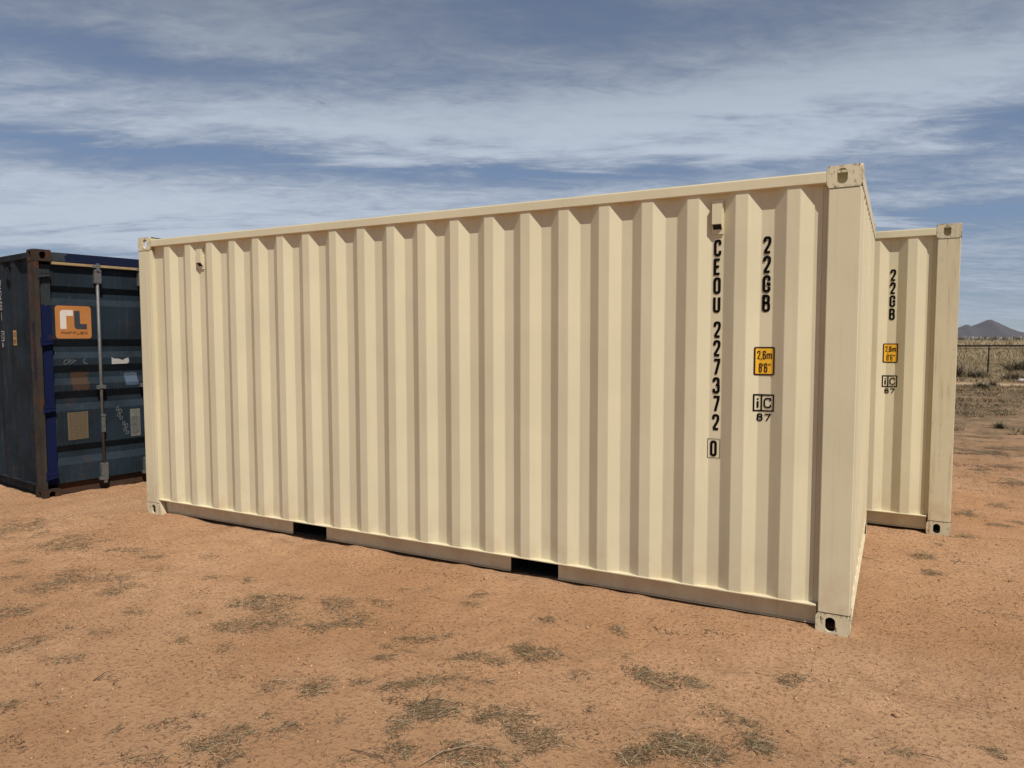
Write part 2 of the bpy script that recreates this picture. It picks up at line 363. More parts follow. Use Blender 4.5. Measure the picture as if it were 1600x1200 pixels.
# ------------------------------------------------------------ mountain
ma = np.linspace(-9, 14, 150); md = np.linspace(-1, 1, 60)
prof_a = [-9, -4, 0, 1.5, 3.0, 3.6, 4.0, 4.3, 4.6, 5.0, 5.3, 5.8, 6.2, 6.7, 7.2, 8.5, 10, 14]
prof_e = [.05, .12, .22, .36, .50, .62, .82, .70, .84, 1.02, 1.17, .92, .70, .42, .26, .14, .06, .0]
MD = 6500.
AA, DD = np.meshgrid(ma, md); E_ = np.interp(AA, prof_a, prof_e)*np.pi/180*MD
ridge = 1-np.abs(DD)**1.25
H_ = E_*np.clip(ridge, 0, 1)
rx = MD*np.tan(np.radians(AA)); ry = MD+DD*(500+E_*4)
H_ = H_ + (vnoise(rx*.010, ry*.010, 8)*16+vnoise(rx*.028, ry*.028, 9)*8)*np.clip(ridge, 0, 1)*np.clip(E_/60, 0, 1)*(np.abs(DD) > .04)
H_[0, :] = -3; H_[-1, :] = -3
V = np.stack([rx.ravel()+.19, ry.ravel()-4.3, H_.ravel()+1.0], 1); idx = np.arange(AA.size).reshape(AA.shape)
F = np.stack([idx[:-1, :-1].ravel(), idx[:-1, 1:].ravel(), idx[1:, 1:].ravel(), idx[1:, :-1].ravel()], 1)
tag(newobj('mountain', np_mesh('mountain', V, F, M['mountain'], True)), kind='structure')

# ------------------------------------------------------------ stroke lettering
def rounded(path, rad, closed=False, n=5):
    pts = [Vector(p) for p in path]; out = []; N = len(pts)
    for i, p in enumerate(pts):
        if not closed and i in (0, N-1): out.append(p); continue
        a = pts[(i-1) % N]; b = pts[(i+1) % N]; da = (a-p); db = (b-p)
        r = min(rad, da.length*.48, db.length*.48)
        if r < 1e-6: out.append(p); continue
        s = p+da.normalized()*r; e = p+db.normalized()*r
        for k in range(n+1):
            q = k/n; out.append(s*(1-q)**2 + p*2*q*(1-q) + e*q*q)
    return out
# glyph: list of (path, rounding 0..1, closed)
GL = {
 'C': [([(1,.70),(1,1),(0,1),(0,0),(1,0),(1,.30)], 1, 0)],
 'E': [([(1,1),(0,1),(0,0),(1,0)], 0, 0), ([(0,.51),(.86,.51)], 0, 0)],
 'O': [([(0,0),(0,1),(1,1),(1,0)], 1, 1)], '0': [([(0,0),(0,1),(1,1),(1,0)], 1, 1)],
 'U': [([(0,1),(0,0),(1,0),(1,1)], 1, 0)],
 '2': [([(0,.70),(0,1),(1,1),(1,.62),(.05,.06)], 1, 0), ([(-.06,0),(1.06,0)], 0, 0)],
 '7': [([(-.06,1),(1,1),(1,.86),(.34,-.04)], 0, 0)],
 '3': [([(0,.74),(0,1),(.95,1),(.95,.53),(.42,.53)], 1, 0), ([(.42,.53),(1,.53),(1,0),(0,0),(0,.26)], 1, 0)],
 'G': [([(1,.70),(1,1),(0,1),(0,0),(1,0),(1,.30)], 1, 0), ([(1,.34),(1,.50),(.5,.50)], 0, 0)],
 'B': [([(0,0),(0,1),(.95,1),(.95,.53),(0,.53)], 'B', 0), ([(0,.53),(1,.53),(1,0),(0,0)], 'B', 0)],
 '6': [([(1,.72),(1,1),(0,1),(0,0),(1,0),(1,.56),(.06,.56)], 1, 0)],
 '8': [([(.05,.54),(.05,1),(.95,1),(.95,.54)], 1, 1), ([(0,0),(0,.54),(1,.54),(1,0)], 1, 1)],
 '1': [([(.5,0),(.5,1)], 0, 0)],
 ',': [([(.55,.08),(.35,-.16)], 0, 0)],
 "'": [([(.5,1),(.5,.72)], 0, 0)], '"': [([(.2,1),(.2,.72)], 0, 0), ([(.8,1),(.8,.72)], 0, 0)],
 'm': [([(0,0),(0,.7)], 0, 0), ([(0,.40),(0,.66),(.5,.66),(.5,0)], 1, 0), ([(.5,.40),(.5,.66),(1,.66),(1,0)], 1, 0)],
 'i': [([(.5,0),(.5,.72)], 0, 0), ([(.5,.88),(.5,1.04)], 0, 0)],
 'R': [([(0,0),(0,1),(1,1),(1,.5),(0,.5)], 'B', 0), ([(.55,.5),(1,0)], 0, 0)],
 'A': [([(0,0),(0,.6),(.5,1),(1,.6),(1,0)], 0, 0), ([(0,.36),(1,.36)], 0, 0)],
 'F': [([(0,0),(0,1),(1,1)], 0, 0), ([(0,.5),(.85,.5)], 0, 0)],
 'L': [([(0,1),(0,0),(1,0)], 0, 0)],
 'S': [([(1,.78),(1,1),(0,1),(0,.52),(1,.48),(1,0),(0,0),(0,.22)], 1, 0)],
}
_lift = [0.]
def ribbon(bm, pts, th, closed, mp, mi=0):
    """flat stroke of width th along 2-D pts; mp(u, v, lift) -> 3-D"""
    n = len(pts); L_, Rr = [], []
    _lift[0] = (_lift[0] + .00013) % .0016
    for i, p in enumerate(pts):
        a = pts[i-1] if (i > 0 or closed) else None; b = pts[(i+1) % n] if (i < n-1 or closed) else None
        d1 = (p-a).normalized() if a is not None else None; d2 = (b-p).normalized() if b is not None else None
        if d1 is None: d1 = d2
        if d2 is None: d2 = d1
        tn = (d1+d2).normalized() if (d1+d2).length > 1e-6 else d1
        nn = Vector((-tn.y, tn.x)); k = max(.45, nn.dot(Vector((-d1.y, d1.x)))); o = nn*(th*.5/k)
        L_.append(p+o); Rr.append(p-o)
    A = [bm.verts.new(mp(q.x, q.y, _lift[0])) for q in L_]; B = [bm.verts.new(mp(q.x, q.y, _lift[0])) for q in Rr]
    for i in range(n if closed else n-1):
        j = (i+1) % n; f = bm.faces.new((A[i], A[j], B[j], B[i])); f.material_index = mi
def write(bm, text, u, v, wd, ht, th, gap, mp, mi=0, vertical=False):
    """u, v = lower-left of the first glyph (vertical: of the top glyph); sizes include stroke"""
    for ch in text:
        if ch != ' ':
            cw = wd
            for path, rnd, closed in GL[ch]:
                pp = [Vector((u+th/2+q[0]*(cw-th), v+th/2+q[1]*(ht-th))) for q in path]
                if rnd == 'B':
                    r0 = rounded(pp, (cw-th)*.45); 
                elif rnd: r0 = rounded(pp, (cw-th)*.5, bool(closed))
                else: r0 = pp
                if rnd == 'B': # keep the left corners square
                    pp2 = []
                    N = len(pp)
                    for i, q in enumerate(pp):
                        if i in (0, N-1) or abs(q.x-(u+th/2)) < 1e-6: pp2.append(q); continue
                        a, b = pp[i-1], pp[i+1]; rr = min((cw-th)*.45, (a-q).length*.48, (b-q).length*.48)
                        s = q+(a-q).normalized()*rr; e = q+(b-q).normalized()*rr
                        for k in range(6):
                            z = k/5; pp2.append(s*(1-z)**2+q*2*z*(1-z)+e*z*z)
                    r0 = pp2
                ribbon(bm, r0, th, bool(closed), mp, mi)
        if vertical: v -= ht+gap
        else: u += wd+gap

# ------------------------------------------------------------ shipping containers
CL, CW, CH = 6.058, 2.438, 2.591
ZB, ZT = .157, 2.502                                   # side panel between the rails
def side_profile(x_start=-.31, pitch=.28, xr=-.168, xl=-5.885, depth=.036, y0=.008, w3=(.07, .07, .07)):
    """(x, y) outline of the corrugated sheet from right to left, with softened bends"""
    pts = []; k = 0
    pts.append((xr, y0+depth+.004)); pts.append((xr-.028, y0+depth+.004)); pts.append((xr-.030, y0+depth))
    x = x_start
    first = True
    while x > xl - .3:
        a, b, c_ = x+w3[0], x+w3[0]+w3[1], x+w3[0]+w3[1]+w3[2]
        if not first:
            pts.append((c_, y0)); pts.append((b, y0+depth)); pts.append((a, y0+depth)); pts.append((x, y0))
        else:
            pts.append((a, y0+depth)); pts.append((x, y0)); first = False
        x -= pitch
    pts = [p for p in pts if p[0] > xl] 
    pts.append((xl, y0+depth if pts[-1][1] > y0+.01 else y0))
    out = [pts[0]]
    for i in range(1, len(pts)-1):
        p = Vector(pts[i]); a = Vector(pts[i-1]); b = Vector(pts[i+1])
        if (a-p).length > .02 and (b-p).length > .02:
            s = p+(a-p).normalized()*.0022; e = p+(b-p).normalized()*.0022; out += [(s.x, s.y), (e.x, e.y)]
        else: out.append(pts[i])
    out.append(pts[-1]); return out
def sheet_mesh(name, prof, z0, z1, mat_, th=.002, nz=1, dent=0.):
    bm = bmesh.new(); zs = [z0+(z1-z0)*i/nz for i in range(nz+1)]
    for off, sgn in ((0, 1), (th, -1)):
        rows = []
        for z in zs: rows.append([bm.verts.new((x, y+off, z)) for x, y in prof])
        for a, b in zip(rows[:-1], rows[1:]):
            for i in range(len(prof)-1):
                q = (a[i], a[i+1], b[i+1], b[i]); bm.faces.new(q if sgn > 0 else q[::-1])
    if dent:
        for v in bm.verts:
            n_ = float(vnoise(np.array(v.co.x*3.1), np.array(v.co.z*2.3), 21)); v.co.y += dent*n_
    return bm_mesh(name, bm, mat_, recalc=False)

def holed_face(bm, o, u, v, hu, hv, hc=None, hr=None, depth=None, n=24):
    """rectangle centred o spanned by +-u*hu, +-v*hv with an oval hole (centre hc, half sizes hr) and a tunnel of given depth"""
    o, u, v = Vector(o), Vector(u), Vector(v); nrm = u.cross(v)
    if hc is None:
        bm.faces.new([bm.verts.new(o+u*a*hu+v*b*hv) for a, b in ((-1,-1),(1,-1),(1,1),(-1,1))]); return
    outer, inner, deep = [], [], []
    for k in range(n):
        an = 2*math.pi*(k+.5)/n; ca, sa = math.cos(an), math.sin(an)
        # stadium hole
        r1, r2 = hr
        if r2 >= r1: iu = r1*ca; iv = r1*sa + (r2-r1)*(1 if sa > 0 else -1)
        else: iv = r2*sa; iu = r2*ca + (r1-r2)*(1 if ca > 0 else -1)
        p = o+u*(hc[0]+iu)+v*(hc[1]+iv); inner.append(bm.verts.new(p)); deep.append(bm.verts.new(p-nrm*depth))
        s = max(abs(ca)/hu, abs(sa)/hv); outer.append(bm.verts.new(o+u*ca/s+v*sa/s))
    for k in range(n):
        j = (k+1) % n
        bm.faces.new((outer[k], outer[j], inner[j], inner[k])); bm.faces.new((inner[k], inner[j], deep[j], deep[k]))
    cs = [((1,1)), ((-1,1)), ((-1,-1)), ((1,-1))]
    for a, b in cs:      # corner triangles
        P = o+u*a*hu+v*b*hv
        near = sorted(outer, key=lambda q: (q.co-P).length)
        onu = [q for q in near if abs(abs((q.co-o).dot(u))-hu) < 1e-6 and (q.co-o).dot(u)*a > 0 and (q.co-o).dot(v)*b > 0][0]
        onv = [q for q in near if abs(abs((q.co-o).dot(v))-hv) < 1e-6 and (q.co-o).dot(v)*b > 0 and (q.co-o).dot(u)*a > 0][0]
        if onu is not onv: bm.faces.new((bm.verts.new(P), onv, onu) if a*b > 0 else (bm.verts.new(P), onu, onv))
def casting_mesh(name, mat_):
    """front-right-top corner fitting: x -.178..0, y 0..162, z 0..118; holes in the side (-Y), end (+X) and top (+Z)"""
    bm = bmesh.new(); t_ = .016
    a, b, c_ = .089, .081, .059; O = Vector((-.089, .081, .059))
    for sh, dp in ((0, t_), (t_, 0)):
        holes = dp > 0
        A, B, C_ = a-sh, b-sh, c_-sh
        rev = not holes
        def F_(o, u, v, hu, hv, hc, hr):
            if rev:   # inner cavity wall, facing inwards, with the hole left open
                k0 = len(bm.faces); holed_face(bm, o, u, v, hu, hv, hc, hr, .0005)
                bm.faces.ensure_lookup_table()
            else: holed_face(bm, o, u, v, hu, hv, hc, hr, dp)
        F_(O+Vector((0, -B, 0)), (1,0,0), (0,0,1), A, C_, (-.012, .002), (.0265, .042) if holes else (.0262, .0418))
        F_(O+Vector((A, 0, 0)), (0,1,0), (0,0,1), B, C_, (.0, .002), (.030, .038) if holes else (.0298, .0378))
        F_(O+Vector((0, 0, C_)), (1,0,0), (0,1,0), A, B, (0, 0), (.060, .031) if holes else (.0598, .0308))
        holed_face(bm, O+Vector((0, B, 0)), (-1,0,0), (0,0,1), A, C_)
        holed_face(bm, O+Vector((-A, 0, 0)), (0,-1,0), (0,0,1), B, C_)
        holed_face(bm, O+Vector((0, 0, -C_)), (-1,0,0), (0,1,0), A, B)
        if sh:
            for f in bm.faces:
                cc = f.calc_center_median()-O
                if max(abs(cc.x)-A, abs(cc.y)-B, abs(cc.z)-C_) < .0004: f.material_index = 1  # black slot paints the shade onto the cavity walls
    bmesh.ops.remove_doubles(bm, verts=bm.verts, dist=.0001)
    # round the outer corner edges
    for v in bm.verts:
        d = v.co-O; q = [abs(d.x)-(a-.0001) > 0, abs(d.y)-(b-.0001) > 0, abs(d.z)-(c_-.0001) > 0]
        v.co += Vector([-math.copysign(.006, d[i]) if (q[i] and sum(q) >= 3) else 0 for i in range(3)])
    es = [e for e in bm.edges if len(e.link_faces) == 2 and e.calc_face_angle(0) > R(30) and all((abs(v.co.x-O.x) > a-.008) + (abs(v.co.y-O.y) > b-.008) + (abs(v.co.z-O.z) > c_-.008) >= 2 for v in e.verts)]
    bmesh.ops.bevel(bm, geom=es, offset=.009, segments=3, profile=.5, affect='EDGES', clamp_overlap=True)
    return bm_mesh(name, bm, [mat_, M['black']], recalc=False)

def jprof(mirror=False, y=.003):
    """door-end post outline (x from the end, y), grooved front, as in a rolled J section"""
    p = [(.003, y), (.118, y), (.118, y+.007), (.125, y+.007), (.125, y), (.151, y), (.151, y+.006), (.157, y+.006), (.157, y), (.178, y+.004), (.178, .044), (.003, .044)]
    return p

def door_parts(root, fx, pm, worn, edge, header, sill_m, detail):
    """door end built in (s across, d depth, z); fx maps to container coordinates"""
    def put(name, build, mats, bevel=0, parent=root, label=None):
        bm = bmesh.new(); build(bm)
        for v in bm.verts: v.co = fx(v.co.x, v.co.y, v.co.z)
        return newobj(name, bm_mesh(name, bm, mats, bevel=bevel), parent, label=label)
    put('door_header', lambda b: (add_box(b, .165, CW-.165, .012, .10, 2.478, 2.572)), header, .004)
    put('door_sill', lambda b: (add_box(b, .165, CW-.165, .085, .16, .030, .148)), sill_m, .004)
    put('rain_gutter', lambda b: add_box(b, .165, CW-.165, .004, .05, 2.447, 2.474), M['gutter'] if detail else pm, .003)
    crest = [(2.231, 2.164, 2.104, 2.035), (1.674, 1.595, 1.539, 1.474), (1.400, 1.320, 1.262, 1.194), (1.127, 1.046, .990, .919), (.554, .480, .418, .344)]
    for li in (0, 1):
        s0, s1 = (.050, 1.214) if li == 0 else (1.224, CW-.050)
        mir = (lambda q: q) if li == 0 else (lambda q: CW-q)
        es = (.050, .158) if li == 0 else (CW-.158, CW-.050)
        ps = (.158, 1.214) if li == 0 else (1.224, CW-.158)
        # corrugated steel leaf
        pr = [(2.443, .052)]
        for a, b, c_, d in crest: pr += [(a, .052), (b, .090), (c_, .090), (d, .052)]
        pr.append((.158, .052))
        def leaf(bm):
            for off in (0, .004):
                A = [bm.verts.new((ps[0], y+off, z)) for z, y in pr]; B = [bm.verts.new((ps[1], y+off, z)) for z, y in pr]
                for i in range(len(pr)-1): bm.faces.new((A[i], B[i], B[i+1], A[i+1]))
            add_box(bm, ps[0], ps[1], .046, .058, .157, .175); add_box(bm, ps[0], ps[1], .047, .058, 2.425, 2.444)
            add_box(bm, ps[0]+.004, ps[1], .0465, .058, .300, .306) if False else None
        door = put('door', leaf, pm)
        put('door_edge', lambda b: add_box(b, es[0], es[1], .044, .095, .157, 2.444), edge, .004, door)
        put('gasket', lambda b: add_box(b, *( (.0445, .0495) if li == 0 else (CW-.0495, CW-.0445)), .055, .12, .15, 2.44), M['gasket'], 0, door); put('gasket', lambda b: add_box(b, ps[0]-.10, ps[1], .075, .10, .149, .157), M['gasket'], 0, door)
        for z in (2.345, 1.650, .955, .252):      # hinges: blade on the leaf, knuckle at the post
            def hinge(b, z=z):
                q = [(.040, z-.040), (.040, z+.040), (.075, z+.040), (.150, z+.018), (.150, z-.022), (.075, z-.034)]
                q = [(mir(a), c2) for a, c2 in q]
                add_prism(b, q, .006, .026, 'y'); add_box(b, *sorted((mir(.085), mir(.150))), .026, .0445, z-.022, z+.018)
                add_tube(b, [(mir(.042), .028, z-.052), (mir(.042), .028, z+.052)], .014, 8)
                add_box(b, *sorted((mir(.052), mir(.148))), .0025, .0062, z+.006, z+.0115); add_box(b, *sorted((mir(.030), mir(.046))), -.004, .02, z-.045, z+.045)
            put('hinge', hinge, edge if not detail else M['slate_edge'], 0, door)
        for s in ((.615, 1.085) if li == 0 else (CW-1.085, CW-.615)):
            rod = put('lock_rod', lambda b: add_tube(b, [(s, .028, .135), (s, .028, 2.462)], .0165, 12), M['galv'] if detail else pm, 0, door)
            def keep(b, top):
                for z0, z1 in (((2.275, 2.425),) if top else ((.165, .318),)):
                    add_box(b, s-.036, s+.036, .006, .052, z0, z1)
                    for bx_ in (-.026, .026):
                        for bz in (z0+.02, z1-.02): add_tube(b, [(s+bx_, .0065, bz), (s+bx_, .0, bz)], .006, 6)
                for z in ((2.44,) if top else (.135,)):
                    add_box(b, s-.055, s+.030, .0, .045, z, z+.030); add_box(b, s-.016, s+.016, -.004, .03, z-.035, z+.05)
            for top in (True, False): put('cam_keeper', lambda b: keep(b, top), M['galv'] if detail else pm, .002, door)
            put('rod_bracket', lambda b: (add_box(b, s-.044, s+.044, .012, .052, 1.130, 1.172), add_box(b, s-.022, s+.022, .005, .012, 1.138, 1.178)), M['galv'] if detail else pm, .002, door)
            put('handle_hub', lambda b: (add_box(b, s-.018, s+.020, .001, .03, .66, .85), add_box(b, s-.024, s+.024, -.004, .012, .835, .856), add_tube(b, [(s, -.003, .74), (s, .01, .74)], .011, 8)), M['galv'] if detail else pm, .002, door)
        if li == 1 or not detail:
            s = .8 if li == 0 else CW-.8
            put('door_handle', lambda b: (add_tube(b, [(s-.18, -.004, .75), (s+.2, -.004, .75)], .012, 8), add_box(b, s+.12, s+.19, -.012, .052, .72, .78)), M['galv'] if detail else pm, 0, door)
        if detail and li == 0:
            def mp(o_): return lambda u, v, l: (u, o_-l, v)
            def logo(b):
                u0, u1, v0, v1 = .194, .547, 1.683, 2.028
                rr = rounded([(u0, v0), (u1, v0), (u1, v1), (u0, v1)], .035, True)
                add_prism(b, [(q.x, q.y) for q in rr], .0505, .0518, 'y', 0)
                U = lambda a: u0+a*(u1-u0); W_ = lambda a: v1-a*(v1-v0)
                def shape(pts, mi, corner, rad):
                    pp = [Vector((U(a), W_(c2))) for a, c2 in pts]; out = []
                    for i, q in enumerate(pp):
                        if i in corner:
                            a_, b_ = pp[i-1], pp[(i+1) % len(pp)]; s_ = q+(a_-q).normalized()*rad[corner.index(i)]; e_ = q+(b_-q).normalized()*rad[corner.index(i)]
                            for k in range(6):
                                z = k/5; out.append(s_*(1-z)**2+q*2*z*(1-z)+e_*z*z)
                        else: out.append(q)
                    add_prism(b, [(q.x, q.y) for q in out], .0492, .0504, 'y', mi)
                shape([(.13,.13), (.13,.71), (.30,.71), (.30,.31), (.49,.31), (.49,.13)], 1, [0], [.038])
                shape([(.52,.15), (.68,.15), (.68,.55), (.87,.55), (.87,.71), (.52,.71)], 2, [5], [.038])
                write(b, 'RAFFLES', U(.15), W_(.87), .034, .028, .0055, .0035, mp(.0503), 3)
            put('logo_sticker', logo, [M['orange'], M['logo_white'], M['logo_dark'], M['logo_brown']], 0, door, 'orange rounded square logo with white r, dark L and RAFFLES')
            def plate(b):
                pr_ = [(.274, .603), (.474, .606), (.477, .899), (.380, .896), (.272, .899)]
                add_prism(b, pr_, .0485, .0515, 'y', 0)
                zz_ = .885
                while zz_ > .62:
                    x_ = .288
                    while x_ < .455:
                        L2 = random.uniform(.015, .06); add_box(b, x_, min(x_+L2, .462), .0480, .0484, zz_-.0045, zz_, 1); x_ += L2+.008
                    zz_ -= .0155
            put('approval_plate', plate, [M['plate'], M['plate_print']], 0, door, 'brownish metal approval plate')
            def tornp(b):
                add_prism(b, [(.745, 1.40), (.745, 1.478), (.765, 1.462), (.82, 1.458), (.862, 1.442), (.90, 1.462), (.928, 1.468), (.935, 1.42), (.91, 1.402)], .0497, .0505, 'y')
            put('torn_sticker', tornp, M['paper'], 0, door, 'torn white sticker scrap')
            put('barcode_sticker', lambda b: (add_box(b, .925, 1.035, .0497, .0505, .575, .885, 0), [add_box(b, .935+.012*k, .939+.012*k+random.random()*.003, .0491, .0496, .60, .80, 1) for k in range(8)]), [M['paper_old'], M['logo_dark']], 0, door, 'weathered tall sticker')
            for (cx_, cz_) in ((.800, .83), (.862, .66)):
                def tag_marks(b):
                    for (dx, dz, w_, h_) in ((-.02, .045, .02, .05), (.004, .02, .03, .045), (-.012, -.02, .028, .04), (.012, -.055, .03, .035)):
                        pr_ = rounded([(cx_+dx, cz_+dz), (cx_+dx+w_, cz_+dz+.008), (cx_+dx+w_-.004, cz_+dz+h_), (cx_+dx-.003, cz_+dz+h_-.01)], .01, True)
                        ribbon(b, pr_, .0045, True, mp(.0515))
                put('scraped_mark', tag_marks, M['chalk'], 0, door)
            def scrib(b):
                def curve(pts, o=0): ribbon(b, rounded([(x_, z_) for x_, z_ in pts], .03), .0042, False, mp(.0515))
                curve([(.305, 1.452), (.285, 1.462), (.262, 1.440), (.258, 1.415), (.280, 1.412), (.302, 1.425), (.318, 1.455), (.322, 1.470)])
                curve([(.300, 1.436), (.318, 1.432), (.336, 1.452), (.350, 1.462)]); curve([(.318, 1.412), (.338, 1.424), (.352, 1.440), (.362, 1.428)])
                curve([(.352, 1.442), (.372, 1.452), (.382, 1.444)])
            def scrib2(b):
                def curve(pts, o=0): ribbon(b, rounded([(x_, z_) for x_, z_ in pts], .03), .0042, False, mp(.0515))
                curve([(.472, 1.468), (.450, 1.450), (.455, 1.424), (.492, 1.412)])
            put('chalk_scribble', scrib, M['chalk'], 0, door); put('chalk_scribble', scrib2, M['chalk'], 0, door)

def build_container(loc, rz, mats, label, cat='shipping container', doors='left', letters=None, detail=False, x_start=-.31, pitch=.28, w3=(.07,.07,.07), worn_post=None, group=None):
    root = empty('shipping_container', loc, rz); tag(root, label, cat, group)
    P_, PP, PC, PE, PH, PS = mats['panel'], mats['post'], mats['casting'], mats['edge'], mats['header'], mats['sill']
    key = P_.name
    def part(name, build, mt, bevel=0, parent=root, label=None, cache=None, **kw):
        k = (name, key, cache) if cache else None
        if k and k in MESH: me = MESH[k]
        else:
            bm = bmesh.new(); build(bm); me = bm_mesh(name, bm, mt, bevel=bevel)
            if k: MESH[k] = me
        return newobj(name, me, parent, label=label, **kw)
    # corner castings
    cm = casting_mesh('corner_casting', PC); cm_top = cm.copy(); cm_top.materials[1] = PC  # only the lower castings keep the painted cavity shade
    for sx_ in (0, 1):
        for sy_ in (0, 1):
            for sz_ in (0, 1):
                newobj('corner_casting', cm if sz_ else cm_top, root, loc=(-CL if sx_ else 0, CW if sy_ else 0, 0 if sz_ else CH-.118) if not sz_ else (-CL if sx_ else 0, CW if sy_ else 0, .118),
                       scale=(-1 if sx_ else 1, -1 if sy_ else 1, -1 if sz_ else 1))
    # corner posts
    plain = [(-.168, .003), (-.003, .003), (-.003, .162), (-.09, .162), (-.09, .075), (-.168, .06)]
    jp = jprof()
    door_right = doors == 'right'
    for end in (0, 1):
        for sy_ in (0, 1):
            isdoor = (end == 0) == door_right
            if isdoor: pr = [(-x, y) for x, y in jp]
            else: pr = plain
            if end == 1: pr = [(-CL-x, y) for x, y in pr]
            if sy_: pr = [(x, CW-y) for x, y in pr]
            part('corner_post', lambda b: add_prism(b, pr, .1185, CH-.1185), PP if not (worn_post and end == 0) else worn_post, bevel=.005 if not isdoor else .0015)
    # seam (weld) between posts and castings and the side gusset at the door end
    # top side rails
    for sy_ in (0, 1):
        y0, y1 = (0.0005, .058) if not sy_ else (CW-.058, CW-.0005)
        part('top_rail', lambda b: add_box(b, -CL+.178, -.178, y0, y1, 2.502, 2.563), P_, bevel=.005)
    # side panels
    for sy_ in (0, 1):
        k = ('side', key, sy_)
        prof = side_profile(x_start, pitch, w3=w3, xl=-5.885)
        if sy_ == 0: me = sheet_mesh('side_panel', prof, ZB, ZT+.004, P_, nz=10 if detail else 6, dent=.005 if detail else .003)
        else:
            me = sheet_mesh('side_panel', prof, ZB, ZT+.004, P_)
        o = newobj('side_panel', me, root)
        if sy_: o.location = (-CL, CW, 0); o.rotation_euler = (0, 0, math.pi)
    # bottom side rails: channel with fork pockets
    pk = [(-4.240, -3.870), (-2.165, -1.800)]
    segs = [(-CL+.178, pk[0][0]), (pk[0][1], pk[1][0]), (pk[1][1], -.178)]
    for sy_ in (0, 1):
        Yf = (lambda y: y) if not sy_ else (lambda y: CW-y)
        def rail(b):
            def bx_(x0, x1, a, c_, z0, z1): add_box(b, x0, x1, *sorted((Yf(a), Yf(c_))), z0, z1)
            bx_(-CL+.178, -.178, .001, .115, .149, .157)              # top flange, the ledge the panel stands on
            for x0, x1 in segs:
                bx_(x0, x1, .062, .068, .034, .149); bx_(x0, x1, .052, .068, .029, .034)
            
            for x in (-.392, -5.662): bx_(x-.002, x+.002, .0595, .0625, .034, .149)
        part('bottom_rail', rail, P_, bevel=.0015)
    for sy_ in (0, 1):    # slanting gusset beside the door-end post, small plate beside the other
        Yf = (lambda y: y) if not sy_ else (lambda y: CW-y)
        if door_right: g_ = [(-.178, .118), (-.178, .0), (-.225, .0), (-.200, .118), (-.182, .152), (-.178, .152)]
        else: g_ = [(-5.880, .152), (-5.880, .0), (-5.838, .0), (-5.858, .09), (-5.876, .152)]
        part('gusset', lambda b: add_prism(b, g_, *sorted((Yf(.002), Yf(.05))), 'y'), PP)
    for x0, x1 in pk:
        def tun(b):
            add_box(b, x0+.001, x1-.001, .075, CW-.075, .034, .0395); add_box(b, x0+.001, x1-.001, .075, CW-.075, .142, .1485)
            add_box(b, x0-.006, x0, .069, CW-.069, .0335, .1488); add_box(b, x1, x1+.006, .069, CW-.069, .0335, .1488)
            add_box(b, x0+.001, x1-.001, CW*.5-.01, CW*.5+.01, .0396, .1419)
        part('fork_pocket', tun, M['black'])
    part('floor', lambda b: add_box(b, -CL+.16, -.10, .11, CW-.11, .160, .19), M['black'])
    part('cross_member', lambda b: [add_box(b, x-.02, x+.02, .12, CW-.12, .04, .159) for x in np.arange(-5.7, -.25, .31) if all(not (a-.03 < x < c_+.03) for a, c_ in pk)], M['black'])['kind'] = 'stuff'
    # roof
    def roof(b):
        x = -.06; pts = [(-.0, 2.566)]
        while x > -CL+.12:
            pts += [(x, 2.566), (x-.02, 2.580), (x-.10, 2.580), (x-.12, 2.566)]; x -= .209
        pts += [(-CL+.0, 2.566)]
        pts = [(max(-CL+.02, min(-.02, p[0])), p[1]) for p in pts]
        A = [b.verts.new((p[0], .165, p[1])) for p in pts]; B = [b.verts.new((p[0], CW-.165, p[1])) for p in pts]
        for i in range(len(pts)-1): b.faces.new((A[i], A[i+1], B[i+1], B[i]))
        add_box(b, -CL+.18, -.18, .012, .165, 2.5645, 2.5675); add_box(b, -CL+.18, -.18, CW-.165, CW-.012, 2.5645, 2.5675)
        for x0, x1 in ((-.19, -.02), (-CL+.02, -CL+.19)): add_box(b, x0, x1, .165, CW-.165, 2.5605, 2.5655)
    part('roof', roof, P_)
    # blank end wall (opposite the doors)
    ex = -CL if door_right else 0.
    sg = 1 if door_right else -1          # inward direction
    def endwall(b):
        pr = [(.162, .046)]; y = .20
        while y < CW-.25:
            pr += [(y, .046), (y+.024, .004), (y+.104, .004), (y+.128, .046)]; y += .216
        pr.append((CW-.162, .046))
        for off in (0, .003):
            A = [b.verts.new((ex+sg*(d+off), y_, .157)) for y_, d in pr]; B = [b.verts.new((ex+sg*(d+off), y_, 2.485)) for y_, d in pr]
            for i in range(len(pr)-1): b.faces.new((A[i], A[i+1], B[i+1], B[i]))
    part('end_panel', endwall, P_)
    def erail(b):
        a, c_ = sorted((ex+sg*.0005, ex+sg*.06)); add_box(b, a, c_, .162, CW-.162, 2.483, 2.560)
    def esill(b):
        a, c_ = sorted((ex+sg*.001, ex+sg*.10)); add_box(b, a, c_, .162, CW-.162, .149, .157)
        a, c_ = sorted((ex+sg*.052, ex+sg*.058)); add_box(b, a, c_, .162, CW-.162, .030, .149)
        a, c_ = sorted((ex+sg*.001, ex+sg*.052)); add_box(b, a, c_, .162, CW-.162, .024, .030)
    part('end_top_rail', erail, P_, bevel=.002); part('end_bottom_rail', esill, P_, bevel=.0015)
    # doors
    if door_right: fx = lambda s, d, z: Vector((-d, s, z))
    else: fx = lambda s, d, z: Vector((-CL+d, CW-s, z))
    door_parts(root, fx, mats['door'], PP, PE, PH, PS, detail)
    # vents
    def vent(b):
        add_box(b, -.0285, .0285, -.026, .006, -.075, .075); 
        add_box(b, -.034, .034, .006, .0085, -.150+.04, .10)
